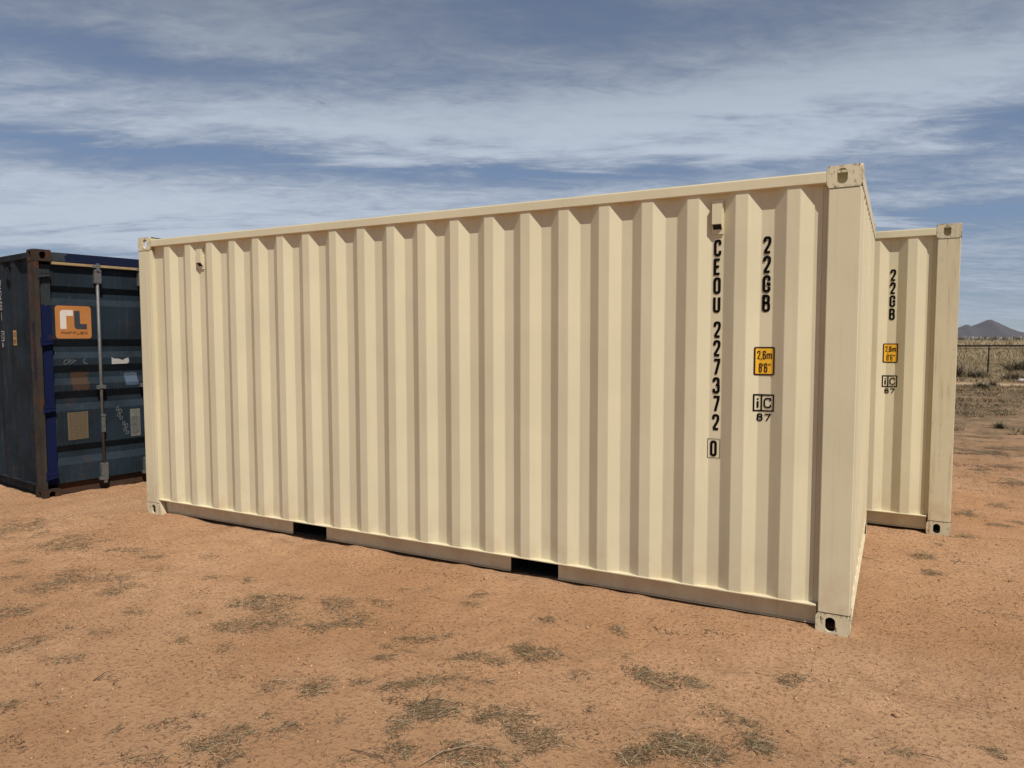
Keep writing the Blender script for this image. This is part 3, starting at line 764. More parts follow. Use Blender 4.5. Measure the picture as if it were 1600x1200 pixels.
    vx = [(-.766 if not detail else x_start-pitch+.115, 2.372), (-.766-16*.28 if not detail else -5.3, 2.372)]
    for x_, z_ in vx:
        def v2(b):
            # louvre box: sloping top, black plate paints the shade of its open underside
            q = [(.0345, .078), (.006, .072), (.006, -.044), (.0345, -.074)]
            add_prism(b, [(y_, z__) for y_, z__ in q], -.0275, .0275, 'x', 0)
            add_box(b, -.0335, .0335, .0345, .0435, -.100, .095, 0)
            q2 = [b.verts.new(v_) for v_ in ((-.024, .0080, -.0475), (.024, .0080, -.0475), (.024, .0330, -.0738), (-.024, .0330, -.0738))]; b.faces.new(q2).material_index = 1
            add_tube(b, [(0, .0350, -.083), (0, .0325, -.083)], .004, 8, 0)
        part('vent', v2, [P_, M['black']], bevel=.0, loc=(x_, 0, z_))
    # markings
    def prof_y(x):
        for (xa, ya), (xb, yb) in zip(prof[:-1], prof[1:]):
            if xb <= x <= xa: return ya+(yb-ya)*(xa-x)/max(1e-9, xa-xb)
        return .008
    def mark(name, build, mt, label=None):
        bm = bmesh.new(); build(bm, lambda u, v, l: (u, l, v))
        for xb, _ in prof:
            if xb > -1.3: bmesh.ops.bisect_plane(bm, geom=bm.verts[:]+bm.edges[:]+bm.faces[:], plane_co=(xb, 0, 0), plane_no=(1, 0, 0), dist=1e-6)
        for v in bm.verts: v.co.y = prof_y(v.co.x)-(.0045 if detail else .0024)-v.co.y
        return newobj(name, bm_mesh(name, bm, mt, recalc=False), root, label=label)
    if letters == 'full' or letters == 'type':
        if letters == 'full':
            mark('owner_letters', lambda b, mp: write(b, 'CEOU', -.7865, 2.143, .043, .099, .0155, .0115, mp, 0, True), M['ink'], 'black letters CEOU read downwards')
            mark('serial_number', lambda b, mp: write(b, '227372', -.7815, 1.663, .043, .098, .0155, .0125, mp, 0, True), M['ink'], 'black digits 227372 read downwards')
            def chk(b, mp):
                write(b, '0', -.7905, .9525, .040, .096, .0145, 0, mp)
                ribbon(b, [Vector(q) for q in ((-.8045, .944), (-.8045, 1.058), (-.7325, 1.058), (-.7325, .944))], .0028, True, mp)
            mark('check_digit', chk, M['ink'], 'boxed digit 0')
        mark('type_code', lambda b, mp: write(b, '22GB', -.5075, 2.143, .044, .099, .0155, .0115, mp, 0, True), M['ink'], 'black code 22GB read downwards')
        def ht(b, mp):
            U0, U1, V0, V1 = -.546, -.431, 1.446, 1.611
            def rect(u0, u1, v0, v1, r_, l, mi):
                pp = rounded([(u0, v0), (u1, v0), (u1, v1), (u0, v1)], r_, True); f = b.faces.new([b.verts.new((q.x, l, q.y)) for q in pp]); f.material_index = mi
            rect(U0, U1, V0, V1, .012, .0, 0); rect(U0+.0095, U1-.0095, V0+.0095, V1-.0095, .004, .0010, 1)
            mp2 = lambda u, v, l: (u, l+.0014, v)
            write(b, '2', U0+.017, 1.5385, .018, .050, .0068, .006, mp2, 2); write(b, ',', U0+.034, 1.5385, .014, .050, .006, 0, mp2, 2)
            write(b, '6', U0+.0475, 1.5385, .018, .050, .0068, 0, mp2, 2); write(b, 'm', U0+.069, 1.5385, .030, .050, .0065, 0, mp2, 2)
            write(b, '8', U0+.027, 1.464, .018, .053, .0062, 0, mp2, 2); write(b, "'", U0+.044, 1.464, .012, .053, .005, 0, mp2, 2)
            write(b, '6', U0+.057, 1.464, .018, .053, .0062, 0, mp2, 2); write(b, '"', U0+.078, 1.464, .016, .053, .0045, 0, mp2, 2)
        mark('height_sticker', ht, [M['ink_brown'], M['yellow'], M['ink_brown']], "yellow sticker reading 2,6m over 8'6\"")
        def ic(b, mp):
            ribbon(b, [Vector(q) for q in ((-.5415, 1.241), (-.5415, 1.333), (-.434, 1.333), (-.434, 1.241))], .0085, True, mp)
            ribbon(b, [Vector((-.500, 1.240)), Vector((-.500, 1.334))], .0085, False, mp)
            write(b, 'i', -.531, 1.252, .020, .064, .0105, 0, mp); write(b, 'C', -.488, 1.257, .041, .060, .0085, 0, mp)
            write(b, '87', -.5255, 1.181, .034, .044, .0080, .0085, mp)
        mark('approval_mark', ic, M['ink'], 'black boxed iC mark over 87')
    if detail:
        crest_x = x_start-pitch*1.0
        mark('height_sticker', lambda b, mp: (b.faces.new([b.verts.new((x_, 0, z_)) for x_, z_ in ((-.617, 1.612), (-.528, 1.612), (-.528, 1.770), (-.617, 1.770))]),
             write(b, '26', -.603, 1.70, .026, .05, .007, .01, lambda u, v, l: (u, l+.001, v), 1), write(b, '86', -.603, 1.63, .026, .05, .007, .01, lambda u, v, l: (u, l+.001, v), 1)),
             [M['yellow_old'], M['logo_brown']], 'faded yellow height sticker')
        mark('type_code', lambda b, mp: write(b, '22G1', -.938, 2.222, .052, .095, .010, .020, mp, 0, True), M['ink_white'], 'white code 22G1 read downwards')
        mark('approval_mark', lambda b, mp: (ribbon(b, [Vector(q) for q in ((-.955, 1.66), (-.955, 1.76), (-.860, 1.76), (-.860, 1.66))], .007, True, mp), write(b, 'iC', -.945, 1.675, .030, .07, .007, .012, mp), write(b, '8', -.925, 1.59, .035, .05, .008, 0, mp)), M['ink_white'])
    return root
M['ink_brown'] = simple('dark_brown_vinyl', (.030, .010, .006), .45)
bei = dict(panel=M['beige'], post=M['beige_post'], casting=M['beige_casting'], edge=M['beige'], header=M['beige'], sill=M['beige'], door=M['beige'])
bei2 = dict(bei, casting=M['beige_worn_casting'])
drk = dict(panel=M['slate'], post=M['slate_rust'], casting=M['rust'], edge=M['slate_edge'], header=M['slate_header'], sill=M['rust'], door=M['slate_door'])
build_container((0, 0, 0), 0, bei, 'large beige container in front, its long ribbed side lettered CEOU 227372', letters='full')
build_container((.6215, 2.619, 0), R(-1.68), bei2, 'beige container half hidden behind the lettered one, grimy corner post at right', letters='type', worn_post=M['beige_worn'])
build_container((-7.5356, -.1228, -.02), R(-8.078), drk, 'dark slate-blue container at the left with rusty posts and an orange RAFFLES logo', doors='right', detail=True, x_start=-.52, pitch=.33, w3=(.07, .09, .07))

# ------------------------------------------------------------ pipe fence
def fence():
    root = empty('pipe_fence', (3.81, 34.5, 0), R(28.16)); tag(root, 'rusty pipe fence with one top rail crossing the dry grass', 'fence')
    pm_ = None
    for k in range(-16, 9):
        if pm_ is None:
            bm = bmesh.new(); add_tube(bm, [(0, 0, -.2), (0, 0, 1.235)], .033, 8); pm_ = bm_mesh('fence_post', bm, M['pipe'])
        newobj('fence_post', pm_, root, loc=(k*4.6, 0, 0), rot=(0, R(random.uniform(-.8, .8)) if k else R(1.2), 0))
    bm = bmesh.new(); add_tube(bm, [(-75, 0, 1.262), (40, 0, 1.262)], .038, 8); newobj('top_rail', bm_mesh('top_rail', bm, M['pipe']), root)
    for z, r_ in ((1.135, .011), (.80, .003), (.45, .003)):
        pts = [(x, -.035, z-.02*math.sin((x % 4.6)/4.6*math.pi)*(1 if r_ < .01 else .4)) for x in np.arange(-73.6, 37, 1.15)]
        bm = bmesh.new(); add_tube(bm, pts, r_, 5); newobj('fence_wire', bm_mesh('fence_wire', bm, M['wire']), root)
fence()

# ------------------------------------------------------------ grass, scrub, litter (what nobody could count)
def blades(cx_, cy_, cz_, ln, wd, yaw, tilt, mat_, name, bend=.35, segs=2):
    """many ribbon blades; arrays per blade. tilt = angle from the ground"""
    n = len(cx_); dx = np.cos(yaw); dy = np.sin(yaw); px, py = -dy, dx
    vs = []
    for k in range(segs+1):
        q = k/segs; th = tilt*(1-bend*q) ; hh = np.sin(th)*ln*q; dd = np.cos(th)*ln*q
        ww = wd*(1-.75*q**1.5)*.5
        # tilt the ribbon so it is not edge-on seen from the side or above
        vs.append(np.stack([cx_+dx*dd-px*ww, cy_+dy*dd-py*ww, cz_+hh], 1)); vs.append(np.stack([cx_+dx*dd+px*ww, cy_+dy*dd+py*ww, cz_+hh+ww*.3], 1))
    V = np.stack(vs, 1).reshape(-1, 3); m_ = 2*(segs+1); base = np.arange(n)*m_
    F = np.concatenate([np.stack([base+2*k, base+2*k+1, base+2*k+3, base+2*k+2], 1) for k in range(segs)], 0)
    return V, F
def stuff(name, parts, mat_, label=None):
    Vs, Fs, o = [], [], 0
    for V, F in parts: Vs.append(V); Fs.append(F+o); o += len(V)
    ob = newobj(name, np_mesh(name, np.concatenate(Vs), np.concatenate(Fs), mat_)); tag(ob, label, None, None, 'stuff'); return ob
def u(a, b, n): return rng.uniform(a, b, n)
# mats of dead straw lying on the dirt: (x, y, half length, half width, direction) in metres
PATCH = [(-5.68, -0.896, 0.206, 0.187, 0.49), (-6.614, -0.874, 0.178, 0.268, 0.49), (-6.214, -0.919, 0.034, 0.102, 0.49), (-4.804, -1.625, 0.133, 0.122, 0.99), (-4.663, -1.407, 0.208, 0.12, 0.49), (-4.964, -1.353, 0.12, 0.058, 0.49), (-4.346, -1.452, 0.111, 0.075, 0.49), (-4.594, -1.125, 0.06, 0.044, 0.49), (-4.491, -1.021, 0.061, 0.038, 0.49), (-4.74, -0.88, 0.089, 0.041, 0.49), (-5.109, -0.834, 0.133, 0.044, 0.49), (-5.214, -1.609, 0.071, 0.035, 0.49), (-4.503, -1.974, 0.099, 0.078, 1.72), (-3.913, -2.223, 0.114, 0.081, 1.31), (-3.611, -2.194, 0.097, 0.047, 0.49), (-3.211, -2.207, 0.061, 0.041, 0.93), (-3.246, -2.456, 0.054, 0.048, 1.43), (-3.332, -2.595, 0.044, 0.036, 1.45), (-3.219, -1.089, 0.159, 0.124, 0.49), (-3.119, -1.46, 0.156, 0.077, 0.49), (-2.989, -1.295, 0.119, 0.06, 0.49), (-2.751, -1.285, 0.078, 0.067, 0.49), (-3.394, -1.182, 0.097, 0.057, 1.27), (-3.691, -0.907, 0.037, 0.054, 0.49), (-2.966, -1.702, 0.043, 0.062, 1.18), (-2.408, -1.885, 0.092, 0.049, 0.8), (-2.244, -1.798, 0.073, 0.066, 0.49), (-2.52, -2.251, 0.047, 0.044, 1.07), (-2.537, -2.357, 0.078, 0.025, -0.06), (-2.626, -2.433, 0.022, 0.021, 0.49), (-2.728, -2.487, 0.022, 0.019, 0.49), (-2.223, -2.106, 0.045, 0.028, 0.49), (-2.039, -2.109, 0.043, 0.019, 0.49), (-2.18, -2.274, 0.159, 0.07, 1.13), (-2.301, -2.429, 0.055, 0.047, 0.49), (-2.413, -2.58, 0.097, 0.042, 0.23), (-2.114, -2.421, 0.061, 0.039, 0.82), (-2.866, -0.964, 0.124, 0.091, 0.88), (-2.684, -1.066, 0.181, 0.112, 0.49), (-2.715, -1.203, 0.098, 0.097, 0.49), (-2.594, -0.795, 0.164, 0.042, -0.31), (-2.117, -1.12, 0.167, 0.04, 0.61), (-2.189, -1.262, 0.066, 0.025, 0.99), (-2.128, -1.406, 0.049, 0.035, 0.49), (-1.707, -1.174, 0.139, 0.035, 0.68), (-1.602, -1.169, 0.069, 0.034, 0.49), (-1.564, -0.957, 0.054, 0.038, 0.49), (-1.413, -0.992, 0.104, 0.076, 0.18), (-1.568, -0.541, 0.088, 0.035, 0.27), (-1.071, -0.811, 0.062, 0.032, -0.2), (-1.807, -1.537, 0.174, 0.034, 0.82), (-1.583, -1.38, 0.072, 0.021, 0.49), (-1.181, -1.106, 0.054, 0.028, 0.12), (-1.535, -1.703, 0.167, 0.056, 0.36), (-1.318, -1.625, 0.14, 0.083, 0.11), (-1.185, -1.718, 0.083, 0.039, -0.22), (-1.637, -1.732, 0.06, 0.058, 0.49), (-1.052, -1.647, 0.084, 0.063, 1.27), (-0.954, -1.676, 0.059, 0.026, -0.24), (-1.057, -1.783, 0.042, 0.02, 1.16), (-1.671, -1.902, 0.035, 0.069, 0.49), (-1.929, -1.992, 0.029, 0.027, 0.49), (-1.004, -1.358, 0.024, 0.065, 0.49), (-0.91, -1.0, 0.059, 0.069, 0.49), (-1.618, -2.142, 0.137, 0.051, 0.8), (-1.571, -2.051, 0.055, 0.033, 0.49), (-1.251, -1.947, 0.139, 0.063, 0.49), (-1.342, -1.904, 0.055, 0.029, 0.49), (-0.7, -1.624, 0.049, 0.051, 0.49), (-2.54, -0.412, 0.027, 0.045, 0.49), (-2.187, -0.376, 0.049, 0.043, 0.04), (-2.684, -0.531, 0.067, 0.032, 0.49), (-2.129, -0.549, 0.075, 0.03, 0.05), (-1.157, -0.502, 0.057, 0.065, 0.49), (-0.72, -0.959, 0.158, 0.062, 0.34), (-0.614, -0.925, 0.097, 0.04, 0.49), (-0.906, -0.952, 0.05, 0.032, 0.49), (-0.252, -0.673, 0.078, 0.043, 0.33), (-1.074, -0.813, 0.039, 0.028, 0.49), (-0.999, -1.362, 0.018, 0.041, 0.49), (-0.431, -1.141, 0.132, 0.059, -0.02), (-0.523, -1.109, 0.046, 0.03, 0.49), (-0.469, -1.445, 0.219, 0.071, 0.49), (-0.592, -1.452, 0.08, 0.051, 0.16), (-0.667, -1.57, 0.1, 0.043, 1.01), (-0.283, -1.314, 0.061, 0.063, 0.49), (0.174, -0.984, 0.058, 0.036, -0.5), (0.227, -1.085, 0.049, 0.036, -0.28), (0.522, -0.748, 0.066, 0.031, -0.47), (0.575, -0.925, 0.019, 0.028, 0.49), (0.06, -1.274, 0.034, 0.016, 0.49), (0.412, 1.477, 0.074, 0.062, -0.45), (0.398, 1.855, 0.054, 0.05, -0.56), (0.475, 2.377, 0.093, 0.039, -0.88), (1.112, 4.151, 0.132, 0.112, 0.48), (1.189, 3.492, 0.048, 0.071, 0.49), (0.791, 3.773, 0.052, 0.08, 0.49), (0.805, 3.61, 0.095, 0.064, 0.49), (1.026, 3.304, 0.072, 0.057, 0.49), (1.353, 5.598, 0.126, 0.184, -0.07), (1.132, 6.294, 0.125, 0.113, 0.48), (1.454, 6.818, 0.13, 0.12, 0.48), (1.358, 8.062, 0.242, 0.152, 0.48), (1.669, 8.094, 0.144, 0.148, 0.48), (0.715, 2.652, 0.11, 0.046, 0.91), (-5.55, -1.397, 0.05, 0.04, 0.49), (-4.513, -1.824, 0.025, 0.028, 0.49), (-3.956, -0.989, 0.047, 0.034, 0.49), (-3.569, -1.444, 0.041, 0.027, 0.49), (-2.075, -1.671, 0.029, 0.017, 0.49), (-3.852, -1.629, 0.061, 0.027, 0.49), (-3.761, -1.923, 0.048, 0.028, 0.49), (-3.269, -1.76, 0.03, 0.022, 0.49), (-2.393, -0.82, 0.045, 0.027, 0.49)]
parts = []; dark = []; light = []
for (px_, py_, hl, hw, an) in PATCH:
    area = math.pi*hl*hw*1.7; n = int(area*16000*rng.uniform(.7, 1.1)*(.5 if px_ < -2.3 else .95))+8
    a = u(0, 2*np.pi, n); r_ = np.sqrt(u(0, 1, n)); lx = np.cos(a)*r_*hl*1.3; ly = np.sin(a)*r_*hw*1.5
    # ragged outline
    wx = px_+lx*math.cos(an)-ly*math.sin(an); wy = py_+lx*math.sin(an)+ly*math.cos(an)
    keep = 1.5*vnoise(wx*5.5, wy*5.5, 30)+1.0*vnoise(wx*13, wy*13, 31)+.8*vnoise(wx*31, wy*31, 32)+.72 > r_*.95+u(-.25, .25, len(wx))
    wx, wy = wx[keep], wy[keep]; wx += rng.normal(0, .012, len(wx)); wy += rng.normal(0, .012, len(wy)); n = len(wx)
    if n < 3: continue
    hz = ground_h(wx, wy)+.001+np.abs(rng.normal(0, .0045, n))
    parts.append(blades(wx, wy, hz, u(.010, .050, n), u(.0010, .0026, n), an+rng.normal(0, .95, n), rng.normal(.02, .10, n), None, '', .5))
    k2 = max(2, n//14); sel = rng.integers(0, n, k2)
    light.append(blades(wx[sel], wy[sel], ground_h(wx[sel], wy[sel])+.004, u(.03, .11, k2), u(.0012, .0024, k2), an+rng.normal(0, 1.0, k2), rng.normal(.05, .12, k2), None, '', .9, 3))
    k = n//3; sel = rng.integers(0, n, k)
    dark.append(blades(wx[sel]+rng.normal(0, .015, k), wy[sel]+rng.normal(0, .015, k), ground_h(wx[sel], wy[sel])+.001, u(.006, .03, k), u(.0025, .006, k), u(0, 6.28, k), rng.normal(.0, .06, k), None, ''))
    nh = int(n*.35)+4; hx = px_+rng.normal(0, hl*.95, nh)*math.cos(an)-rng.normal(0, hw*1.3, nh)*math.sin(an); hy = py_+rng.normal(0, hl*.95, nh)*math.sin(an)+rng.normal(0, hw*1.3, nh)*math.cos(an)
    parts.append(blades(hx, hy, ground_h(hx, hy)+.001, u(.008, .045, nh), u(.0009, .0024, nh), an+rng.normal(0, 1.0, nh), rng.normal(.02, .10, nh), None, '', .5))
for k_ in range(420):        # small wisps between the mats
    wx0, wy0 = rng.uniform(-9, 3), rng.uniform(-3.6, 6)
    if -6.1 < wx0 < .1 and wy0 > -.05: continue
    nh = int(rng.integers(6, 60)); an = rng.normal(.15, .35); hl = rng.uniform(.03, .16)
    hx = wx0+rng.normal(0, hl, nh)*math.cos(an)-rng.normal(0, hl*.22, nh)*math.sin(an); hy = wy0+rng.normal(0, hl, nh)*math.sin(an)+rng.normal(0, hl*.22, nh)*math.cos(an)
    (parts if rng.random() < .6 else dark).append(blades(hx, hy, ground_h(hx, hy)+.001, u(.006, .03, nh), u(.001, .003, nh), an+rng.normal(0, .7, nh), rng.normal(.02, .10, nh), None, '', .5))
stuff('straw_litter', parts, M['straw']); stuff('pale_stems', light, M['straw_pale'])
for k_ in range(520):        # clusters of dark crumbs
    wx0, wy0 = rng.uniform(-9.5, 3), rng.uniform(-3.6, 8)
    if -6.15 < wx0 < .1 and -.05 < wy0 < 5: continue
    nh = int(rng.integers(8, 70)); hl = rng.uniform(.05, .30); sc = .8+max(0, wy0)*.12
    hx = wx0+rng.normal(0, hl, nh); hy = wy0+rng.normal(0, hl*.4, nh); ok = ~((hx > -6.1) & (hx < .05) & (hy > -.02) & (hy < 5)); hx, hy = hx[ok], hy[ok]; nh = len(hx)
    if nh < 1: continue
    dark.append(blades(hx, hy, ground_h(hx, hy)+.003, u(.005, .026, nh)*sc, u(.0025, .0065, nh)*sc, rng.normal(.1, .8, nh), rng.normal(.12, .25, nh), None, ''))
# thin scatter of crumbs and bits of stem
n = 170000
sx_, sy_ = u(-11, 5, n), u(-4.2, 9, n)
dens = vnoise(sx_*1.3, sy_*2.2, 41)+.5*vnoise(sx_*4, sy_*5, 42)
inside = ((sx_ > -6.1) & (sx_ < .05) & (sy_ > -.03) & (sy_ < 2.5))
k = (dens > rng.uniform(-.30, .55, n)) & ~inside; sx_, sy_ = sx_[k], sy_[k]; n = len(sx_)
far_ = np.clip((sy_+3)/8, .6, 2.0)
dark.append(blades(sx_, sy_, ground_h(sx_, sy_)+.0015, u(.003, .026, n)*far_, u(.002, .0070, n)*far_, rng.normal(.1, .9, n), rng.normal(.03, .15, n), None, ''))
stuff('plant_crumbs', dark, M['straw_dark'])
# flattened dead tufts between the containers and the track
parts = []; n = 2300
tx, ty = u(-9, 12, n), u(5.2, 20, n)
keep = rng.uniform(0, 1, n) < np.clip((ty-4)/6, .06, 1); tx, ty = tx[keep], ty[keep]
for a_, b_ in zip(tx, ty):
    n = int(rng.integers(25, 110)); hl = rng.uniform(.10, .45); x_ = a_+rng.normal(0, hl*.8, n); y_ = b_+rng.normal(0, hl*.22, n)
    parts.append(blades(x_, y_, ground_h(x_, y_), u(.03, .11, n), u(.003, .009, n), u(-.6, .6, n)+np.where(rng.random(n) < .5, 0, np.pi), np.abs(rng.normal(.12, .22, n)), None, ''))
stuff('flattened_grass', parts, M['scrub'])
# low scrub before the track
n = 32000; tx, ty = u(-14, 22, n), u(8.0, 24.9, n)
k = (vnoise(tx*.55, ty*.9, 51)+.6*vnoise(tx*1.9, ty*2.6, 52) > .38-(ty-8)*.040); tx, ty = tx[k], ty[k]
parts = []
rep = 9; n = len(tx)*rep; X_ = np.repeat(tx, rep)+rng.normal(0, .07, n); Y_ = np.repeat(ty, rep)+rng.normal(0, .06, n); hh = np.repeat(u(.03, .13, len(tx))*(.8+1.2*np.abs(vnoise(tx*.8, ty*.8, 55))*2), rep)
parts.append(blades(X_, Y_, ground_h(X_, Y_), hh*u(.6, 1.2, n), u(.006, .016, n), u(0, 6.28, n), u(.35, 1.35, n), None, ''))
stuff('low_scrub', parts, M['scrub'])
# tall dry grass beyond the track
def field(y0, y1, x0, x1, count, rep, hgt, wd, spread):
    tx, ty = u(x0, x1, count), y0+(y1-y0)*u(0, 1, count)**1.3
    n = count*rep; X_ = np.repeat(tx, rep)+rng.normal(0, spread, n); Y_ = np.repeat(ty, rep)+rng.normal(0, spread, n)
    hs = np.repeat(hgt*(1+1.1*vnoise(tx*.35, ty*.35, 61))*u(.5, 1.1, count), rep)
    return blades(X_, Y_, np.zeros(n), hs*u(.6, 1.15, n), wd*u(.6, 1.4, n), u(0, 6.28, n), u(.7, 1.5, n), None, '', .25)
stuff('dry_grass_field', [field(27.2, 60, -22, 36, 26000, 7, .25, .014, .12), field(60, 150, -40, 70, 9000, 6, .5, .04, .4), field(150, 420, -90, 190, 5000, 6, .7, .12, 1.0)], M['grass'])
# brush line and dark trees far behind the field
n = 12000; tx = u(-160, 320, n); ty = u(400, 470, n)
stuff('far_brush', [blades(tx, ty, np.zeros(n), u(.5, 2.2, n)*(1+.8*vnoise(tx*.05, ty*.02, 71)), u(.3, 1.0, n), u(0, 6.28, n), u(.8, 1.5, n), None, '', .1)], M['far'])
n = 2500; tx = np.where(rng.random(n) < .8, u(62, 120, n), u(-60, -10, n)); ty = u(385, 398, n)
stuff('far_dark_trees', [blades(tx, ty, np.zeros(n), u(.8, 2.1, n), u(.5, 1.6, n), u(0, 6.28, n), u(.5, 1.5, n), None, '', .1)], M['far_dark'])
# pebbles
def pebbles(n, big=1.):
    x_, y_ = u(-10, 4, n), u(-4, 6, n); k = ~((x_ > -6.2) & (x_ < .1) & (y_ > -.05) & (y_ < 6)); x_, y_ = x_[k], y_[k]; n = len(x_)
    s = big*u(.002, .0055, n)*np.where(rng.random(n) < .04, 1.9, 1); h_ = ground_h(x_, y_)
    dirs = np.array([[1,0,0],[0,1,0],[-1,0,0],[0,-1,0],[0,0,.7],[0,0,-.5]])
    V = np.stack([np.stack([x_+d[0]*s*u(.7, 1.3, n), y_+d[1]*s*u(.7, 1.3, n), h_+.001+d[2]*s], 1) for d in dirs], 1).reshape(-1, 3)
    b = np.arange(n)*6; F = []
    for q in range(4): F.append(np.stack([b+q, b+(q+1) % 4, b+4], 1)); F.append(np.stack([b+(q+1) % 4, b+q, b+5], 1))
    return V, np.concatenate(F)
stuff('pebbles', [pebbles(3200)], M['pebble'])
stuff('dirt_clods', [pebbles(34000), pebbles(2600, 2.6)], M['clod'])

# ------------------------------------------------------------ countable plants, sticks, rock, bird
def clump(name, x, y, h_, r_, nb, mt, label, cat, lean=0., wd=.012, group=None):
    root = empty(name, (x, y, float(ground_h(x, y)))); tag(root, label, cat, group)
    ps = []; n = nb
    yaw = u(0, 6.28, n); ps.append(blades(rng.normal(0, r_*.25, n), rng.normal(0, r_*.25, n), np.full(n, -.01), h_*u(.5, 1.15, n), wd*u(.5, 1.3, n), yaw, np.clip(rng.normal(1.0, .32, n), .15, 1.5), None, '', .3, 3))
    V, F = ps[0]; newobj('foliage', np_mesh('foliage', V, F, mt), root)
    bm = bmesh.new()
    for k in range(5):
        a = 6.28*k/5+random.random(); add_tube(bm, [(0, 0, -.03), (math.cos(a)*r_*.25, math.sin(a)*r_*.25, h_*.35), (math.cos(a)*r_*.5, math.sin(a)*r_*.5, h_*.75)], max(.0016, h_*.012), 5, taper=[1, .7, .3])
    newobj('stem', bm_mesh('stem', bm, M['stick_dark'] if h_ > .1 else M['stick']), root)
    return root
clump('shrub', 1.86, 11.25, .17, .10, 170, M['green'], 'small grey-green weed standing alone on the bare dirt beside the back container', 'plant', wd=.010)
clump('shrub', 2.62, 23.3, .30, .30, 240, M['green'], 'dark green low bush on the near edge of the pale track, below the fence post', 'bush', wd=.02)
clump('shrub', 3.05, 24.6, .25, .22, 160, M['scrub'], 'small pale weed standing on the pale track', 'plant', wd=.02)
clump('shrub', 3.05, 30.2, .50, .75, 420, M['bush'], 'grey brush left of the fence post foot', 'bush', wd=.02)
clump('shrub', 4.15, 29.0, .42, .70, 420, M['bush'], 'reddish-brown brush right of the fence post foot', 'bush', wd=.02)
clump('shrub', 5.35, 37.0, .72, 1.15, 650, M['bush'], 'broad dark bush behind the pipe fence at the right edge', 'bush', wd=.03)
clump('shrub', 2.30, 30.8, .7, .60, 500, M['bush'], 'brown brush beside the right edge of the back container', 'bush', wd=.02)
def stick(pts, r_, mt, label):
    P3 = [(x, y, float(ground_h(x, y))+z) for x, y, z in pts]
    sm = []
    for i in range(len(P3)-1):
        for q in (0, .5): sm.append(tuple(P3[i][k]*(1-q)+P3[i+1][k]*q for k in range(3)))
    sm.append(P3[-1]); bm = bmesh.new(); add_tube(bm, sm, r_*.6, 6, taper=[1-.75*i/(len(sm)-1) for i in range(len(sm))])
    o = newobj('stick', bm_mesh('stick', bm, mt)); tag(o, label, 'stick', 'dry stems lying on the dirt')
STICKS = [([(-1.405, -2.106, 0.006), (-1.373, -1.997, 0.013), (-1.293, -1.909, 0.017), (-1.19, -1.88, 0.017), (-1.078, -1.889, 0.013), (-1.013, -1.917, 0.006)], 0.004, 0, 'long pale curved stem in the straw at the bottom edge, middle of the photo'), ([(-0.75, -1.525, 0.006), (-0.736, -1.433, 0.016), (-0.669, -1.375, 0.016), (-0.593, -1.369, 0.006)], 0.0045, 0, 'curved pale stem arching left out of the straw mat at lower right'), ([(-0.593, -1.369, 0.006), (-0.589, -1.28, 0.016), (-0.567, -1.176, 0.016), (-0.532, -1.081, 0.006)], 0.003, 0, 'thin pale stem leaning up to the right over the lower-right straw mat'), ([(-0.834, -1.66, 0.006), (-0.777, -1.635, 0.018), (-0.707, -1.602, 0.006)], 0.002, 1, 'thin straight dark stem left of the lower-right straw mat'), ([(-1.693, -1.698, 0.006), (-1.633, -1.672, 0.018), (-1.577, -1.63, 0.006)], 0.0035, 1, 'short dark stem above the big middle straw mat'), ([(-1.677, -1.689, 0.006), (-1.685, -1.627, 0.018), (-1.667, -1.569, 0.006)], 0.003, 1, 'short dark twig rising from above the big middle straw mat'), ([(-1.536, -1.753, 0.006), (-1.503, -1.711, 0.018), (-1.475, -1.671, 0.006)], 0.003, 0, 'pale straight stem across the big middle straw mat'), ([(-0.442, -1.527, 0.006), (-0.426, -1.463, 0.016), (-0.417, -1.412, 0.016), (-0.438, -1.342, 0.006)], 0.003, 0, 'pale bent stem in the middle of the lower-right straw mat'), ([(-0.135, -0.619, 0.006), (-0.099, -0.644, 0.018), (-0.074, -0.702, 0.006)], 0.0025, 1, 'small dark curved twig right of the middle distance straw tuft'), ([(0.319, -1.097, 0.006), (0.385, -1.111, 0.018), (0.46, -1.11, 0.006)], 0.003, 1, 'dark slanting stem at the bottom right of the photo'), ([(-2.029, -1.669, 0.006), (-1.999, -1.609, 0.018), (-1.949, -1.491, 0.006)], 0.0035, 1, 'dark twig at the left tip of the narrow straw strip'), ([(-3.227, -2.268, 0.006), (-3.226, -2.207, 0.018), (-3.23, -2.155, 0.006)], 0.0045, 1, 'thick dark broken twig on bare dirt at lower left'), ([(-3.1, -2.252, 0.006), (-3.115, -2.217, 0.018), (-3.118, -2.195, 0.006)], 0.004, 1, 'stubby dark twig just below the broken twig at lower left'), ([(0.002, 1.645, 0.006), (0.065, 1.556, 0.018), (0.149, 1.549, 0.006)], 0.004, 1, 'dark stem lying beside the short end of the large beige container'), ([(-1.71, -2.151, 0.006), (-1.605, -2.15, 0.018), (-1.5, -2.123, 0.006)], 0.003, 1, 'dark stem across the straw mat at the bottom, left of the middle'), ([(-2.094, -2.36, 0.006), (-2.052, -2.378, 0.018), (-2.008, -2.398, 0.006)], 0.002, 0, 'short pale stem sticking out of the lower-left straw mat'), ([(0.593, 1.734, 0.006), (0.64, 1.843, 0.018), (0.638, 1.946, 0.006)], 0.004, 1, 'small hooked dark twig beyond the back container corner')]
for pts, r_, dk, lb in STICKS: stick(pts, r_, M['stick_dark' if dk else 'stick'], lb)
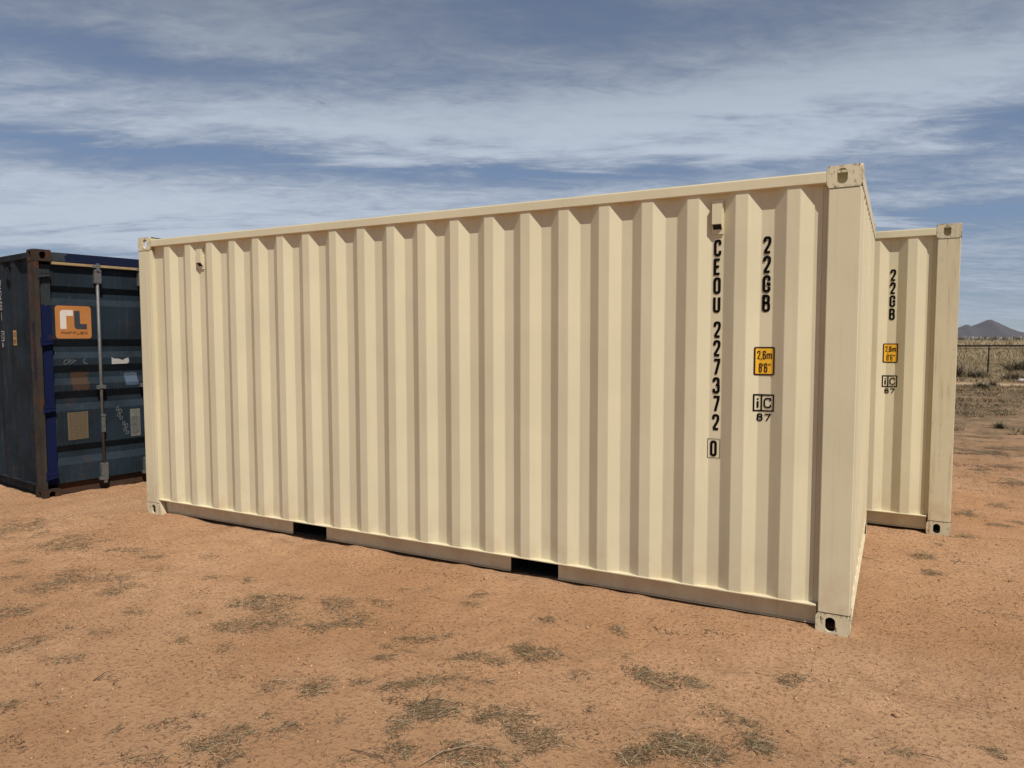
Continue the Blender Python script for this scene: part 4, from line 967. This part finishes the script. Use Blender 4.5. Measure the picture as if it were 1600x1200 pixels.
# tiny dry sprigs standing up
SPR = [(-3.415, -2.427, 'tiny pale sprig standing on bare dirt at far lower left'), (-3.948, -1.972, 'small pale sprig sticking up left of the big left straw mats'), (0.907, 1.542, 'small sprig sticking up near the right edge of the dirt')]
for x_, y_, lb in SPR:
    clump('dry_sprig', x_, y_, .055, .03, 14, M['straw'], lb, 'dry sprig', wd=.003)
def rock(x, y, s, label):
    bm = bmesh.new(); bmesh.ops.create_icosphere(bm, subdivisions=3, radius=1)
    for v in bm.verts:
        n_ = float(vnoise(np.array(v.co.x*1.7+5), np.array(v.co.y*1.7+v.co.z), 81)); v.co = v.co*(1+.35*n_); v.co = Vector((v.co.x*s*1.25, v.co.y*s, v.co.z*s*.62))
    o = newobj('rock', bm_mesh('rock', bm, M['rock'], smooth=False), loc=(x, y, s*.25)); tag(o, label, 'rock')
rock(4.28, 27.5, .17, 'pale pinkish rock beside the track at the right edge of the photo')
def bird():
    bm = bmesh.new()
    # one continuous body: fuselage rings with wings drawn out of the sides
    prof_ = [(-.30, .012, .010), (-.24, .04, .012), (-.14, .055, .05), (0, .075, .07), (.12, .06, .06), (.19, .045, .045), (.24, .035, .035), (.29, .008, .008)]
    rings = []
    for y, rx_, rz_ in prof_: rings.append([bm.verts.new((math.cos(k*math.pi/4)*rx_, y, math.sin(k*math.pi/4)*rz_)) for k in range(8)])
    side_faces = {}
    for i, (a, b) in enumerate(zip(rings[:-1], rings[1:])):
        for k in range(8):
            side_faces[(i, k)] = bm.faces.new((a[k], a[(k+1) % 8], b[(k+1) % 8], b[k]))
    bm.faces.new(rings[0][::-1]); bm.faces.new(rings[-1])
    for sgn, ks in ((1, 0), (-1, 3)):
        for st_ in range(3):
            pass
        f = [side_faces[(2, ks)], side_faces[(3, ks)]]
        cur = f
        for (dx, dy, dz, sc) in ((.28, .03, .10, .85), (.26, -.02, .03, .62), (.22, -.10, -.05, .2)):
            r_ = bmesh.ops.extrude_face_region(bm, geom=cur); vs = [e for e in r_['geom'] if isinstance(e, bmesh.types.BMVert)]
            bmesh.ops.delete(bm, geom=cur, context='FACES') 
            ctr = sum((v.co for v in vs), Vector())/len(vs)
            for v in vs:
                v.co = ctr+Vector(((v.co.x-ctr.x)*.3, (v.co.y-ctr.y)*sc*1.1, (v.co.z-ctr.z)*.55)); v.co += Vector((sgn*dx, dy, dz))
            cur = [e for e in r_['geom'] if isinstance(e, bmesh.types.BMFace)]
    o = newobj('bird', bm_mesh('bird', bm, M['bird']), loc=(-64.5, 66.0, 31.1), rot=(R(8), R(14), R(35)), scale=(.62, .62, .62)); tag(o, 'small dark bird gliding high in the cloudy sky', 'bird')
bird()
# thin desert haze towards the mountain
bm = bmesh.new(); add_box(bm, -8800, 8800, -1500, 8800, -1.2, 190)
hz = newobj('haze', bm_mesh('haze', bm, [])); tag(hz, kind='stuff')
hm = bpy.data.materials.new('haze'); hm.use_nodes = True; t = NT(hm.node_tree); t.n.clear()
pv = t.add('ShaderNodeVolumePrincipled'); pv.inputs['Color'].default_value = (.80, .86, .95, 1); pv.inputs['Density'].default_value = 0.000028; pv.inputs['Anisotropy'].default_value = 0.0
ho = t.add('ShaderNodeOutputMaterial'); t.l.new(pv.outputs[0], ho.inputs['Volume'])
hz.data.materials.append(hm)
scn.render.engine = 'CYCLES'
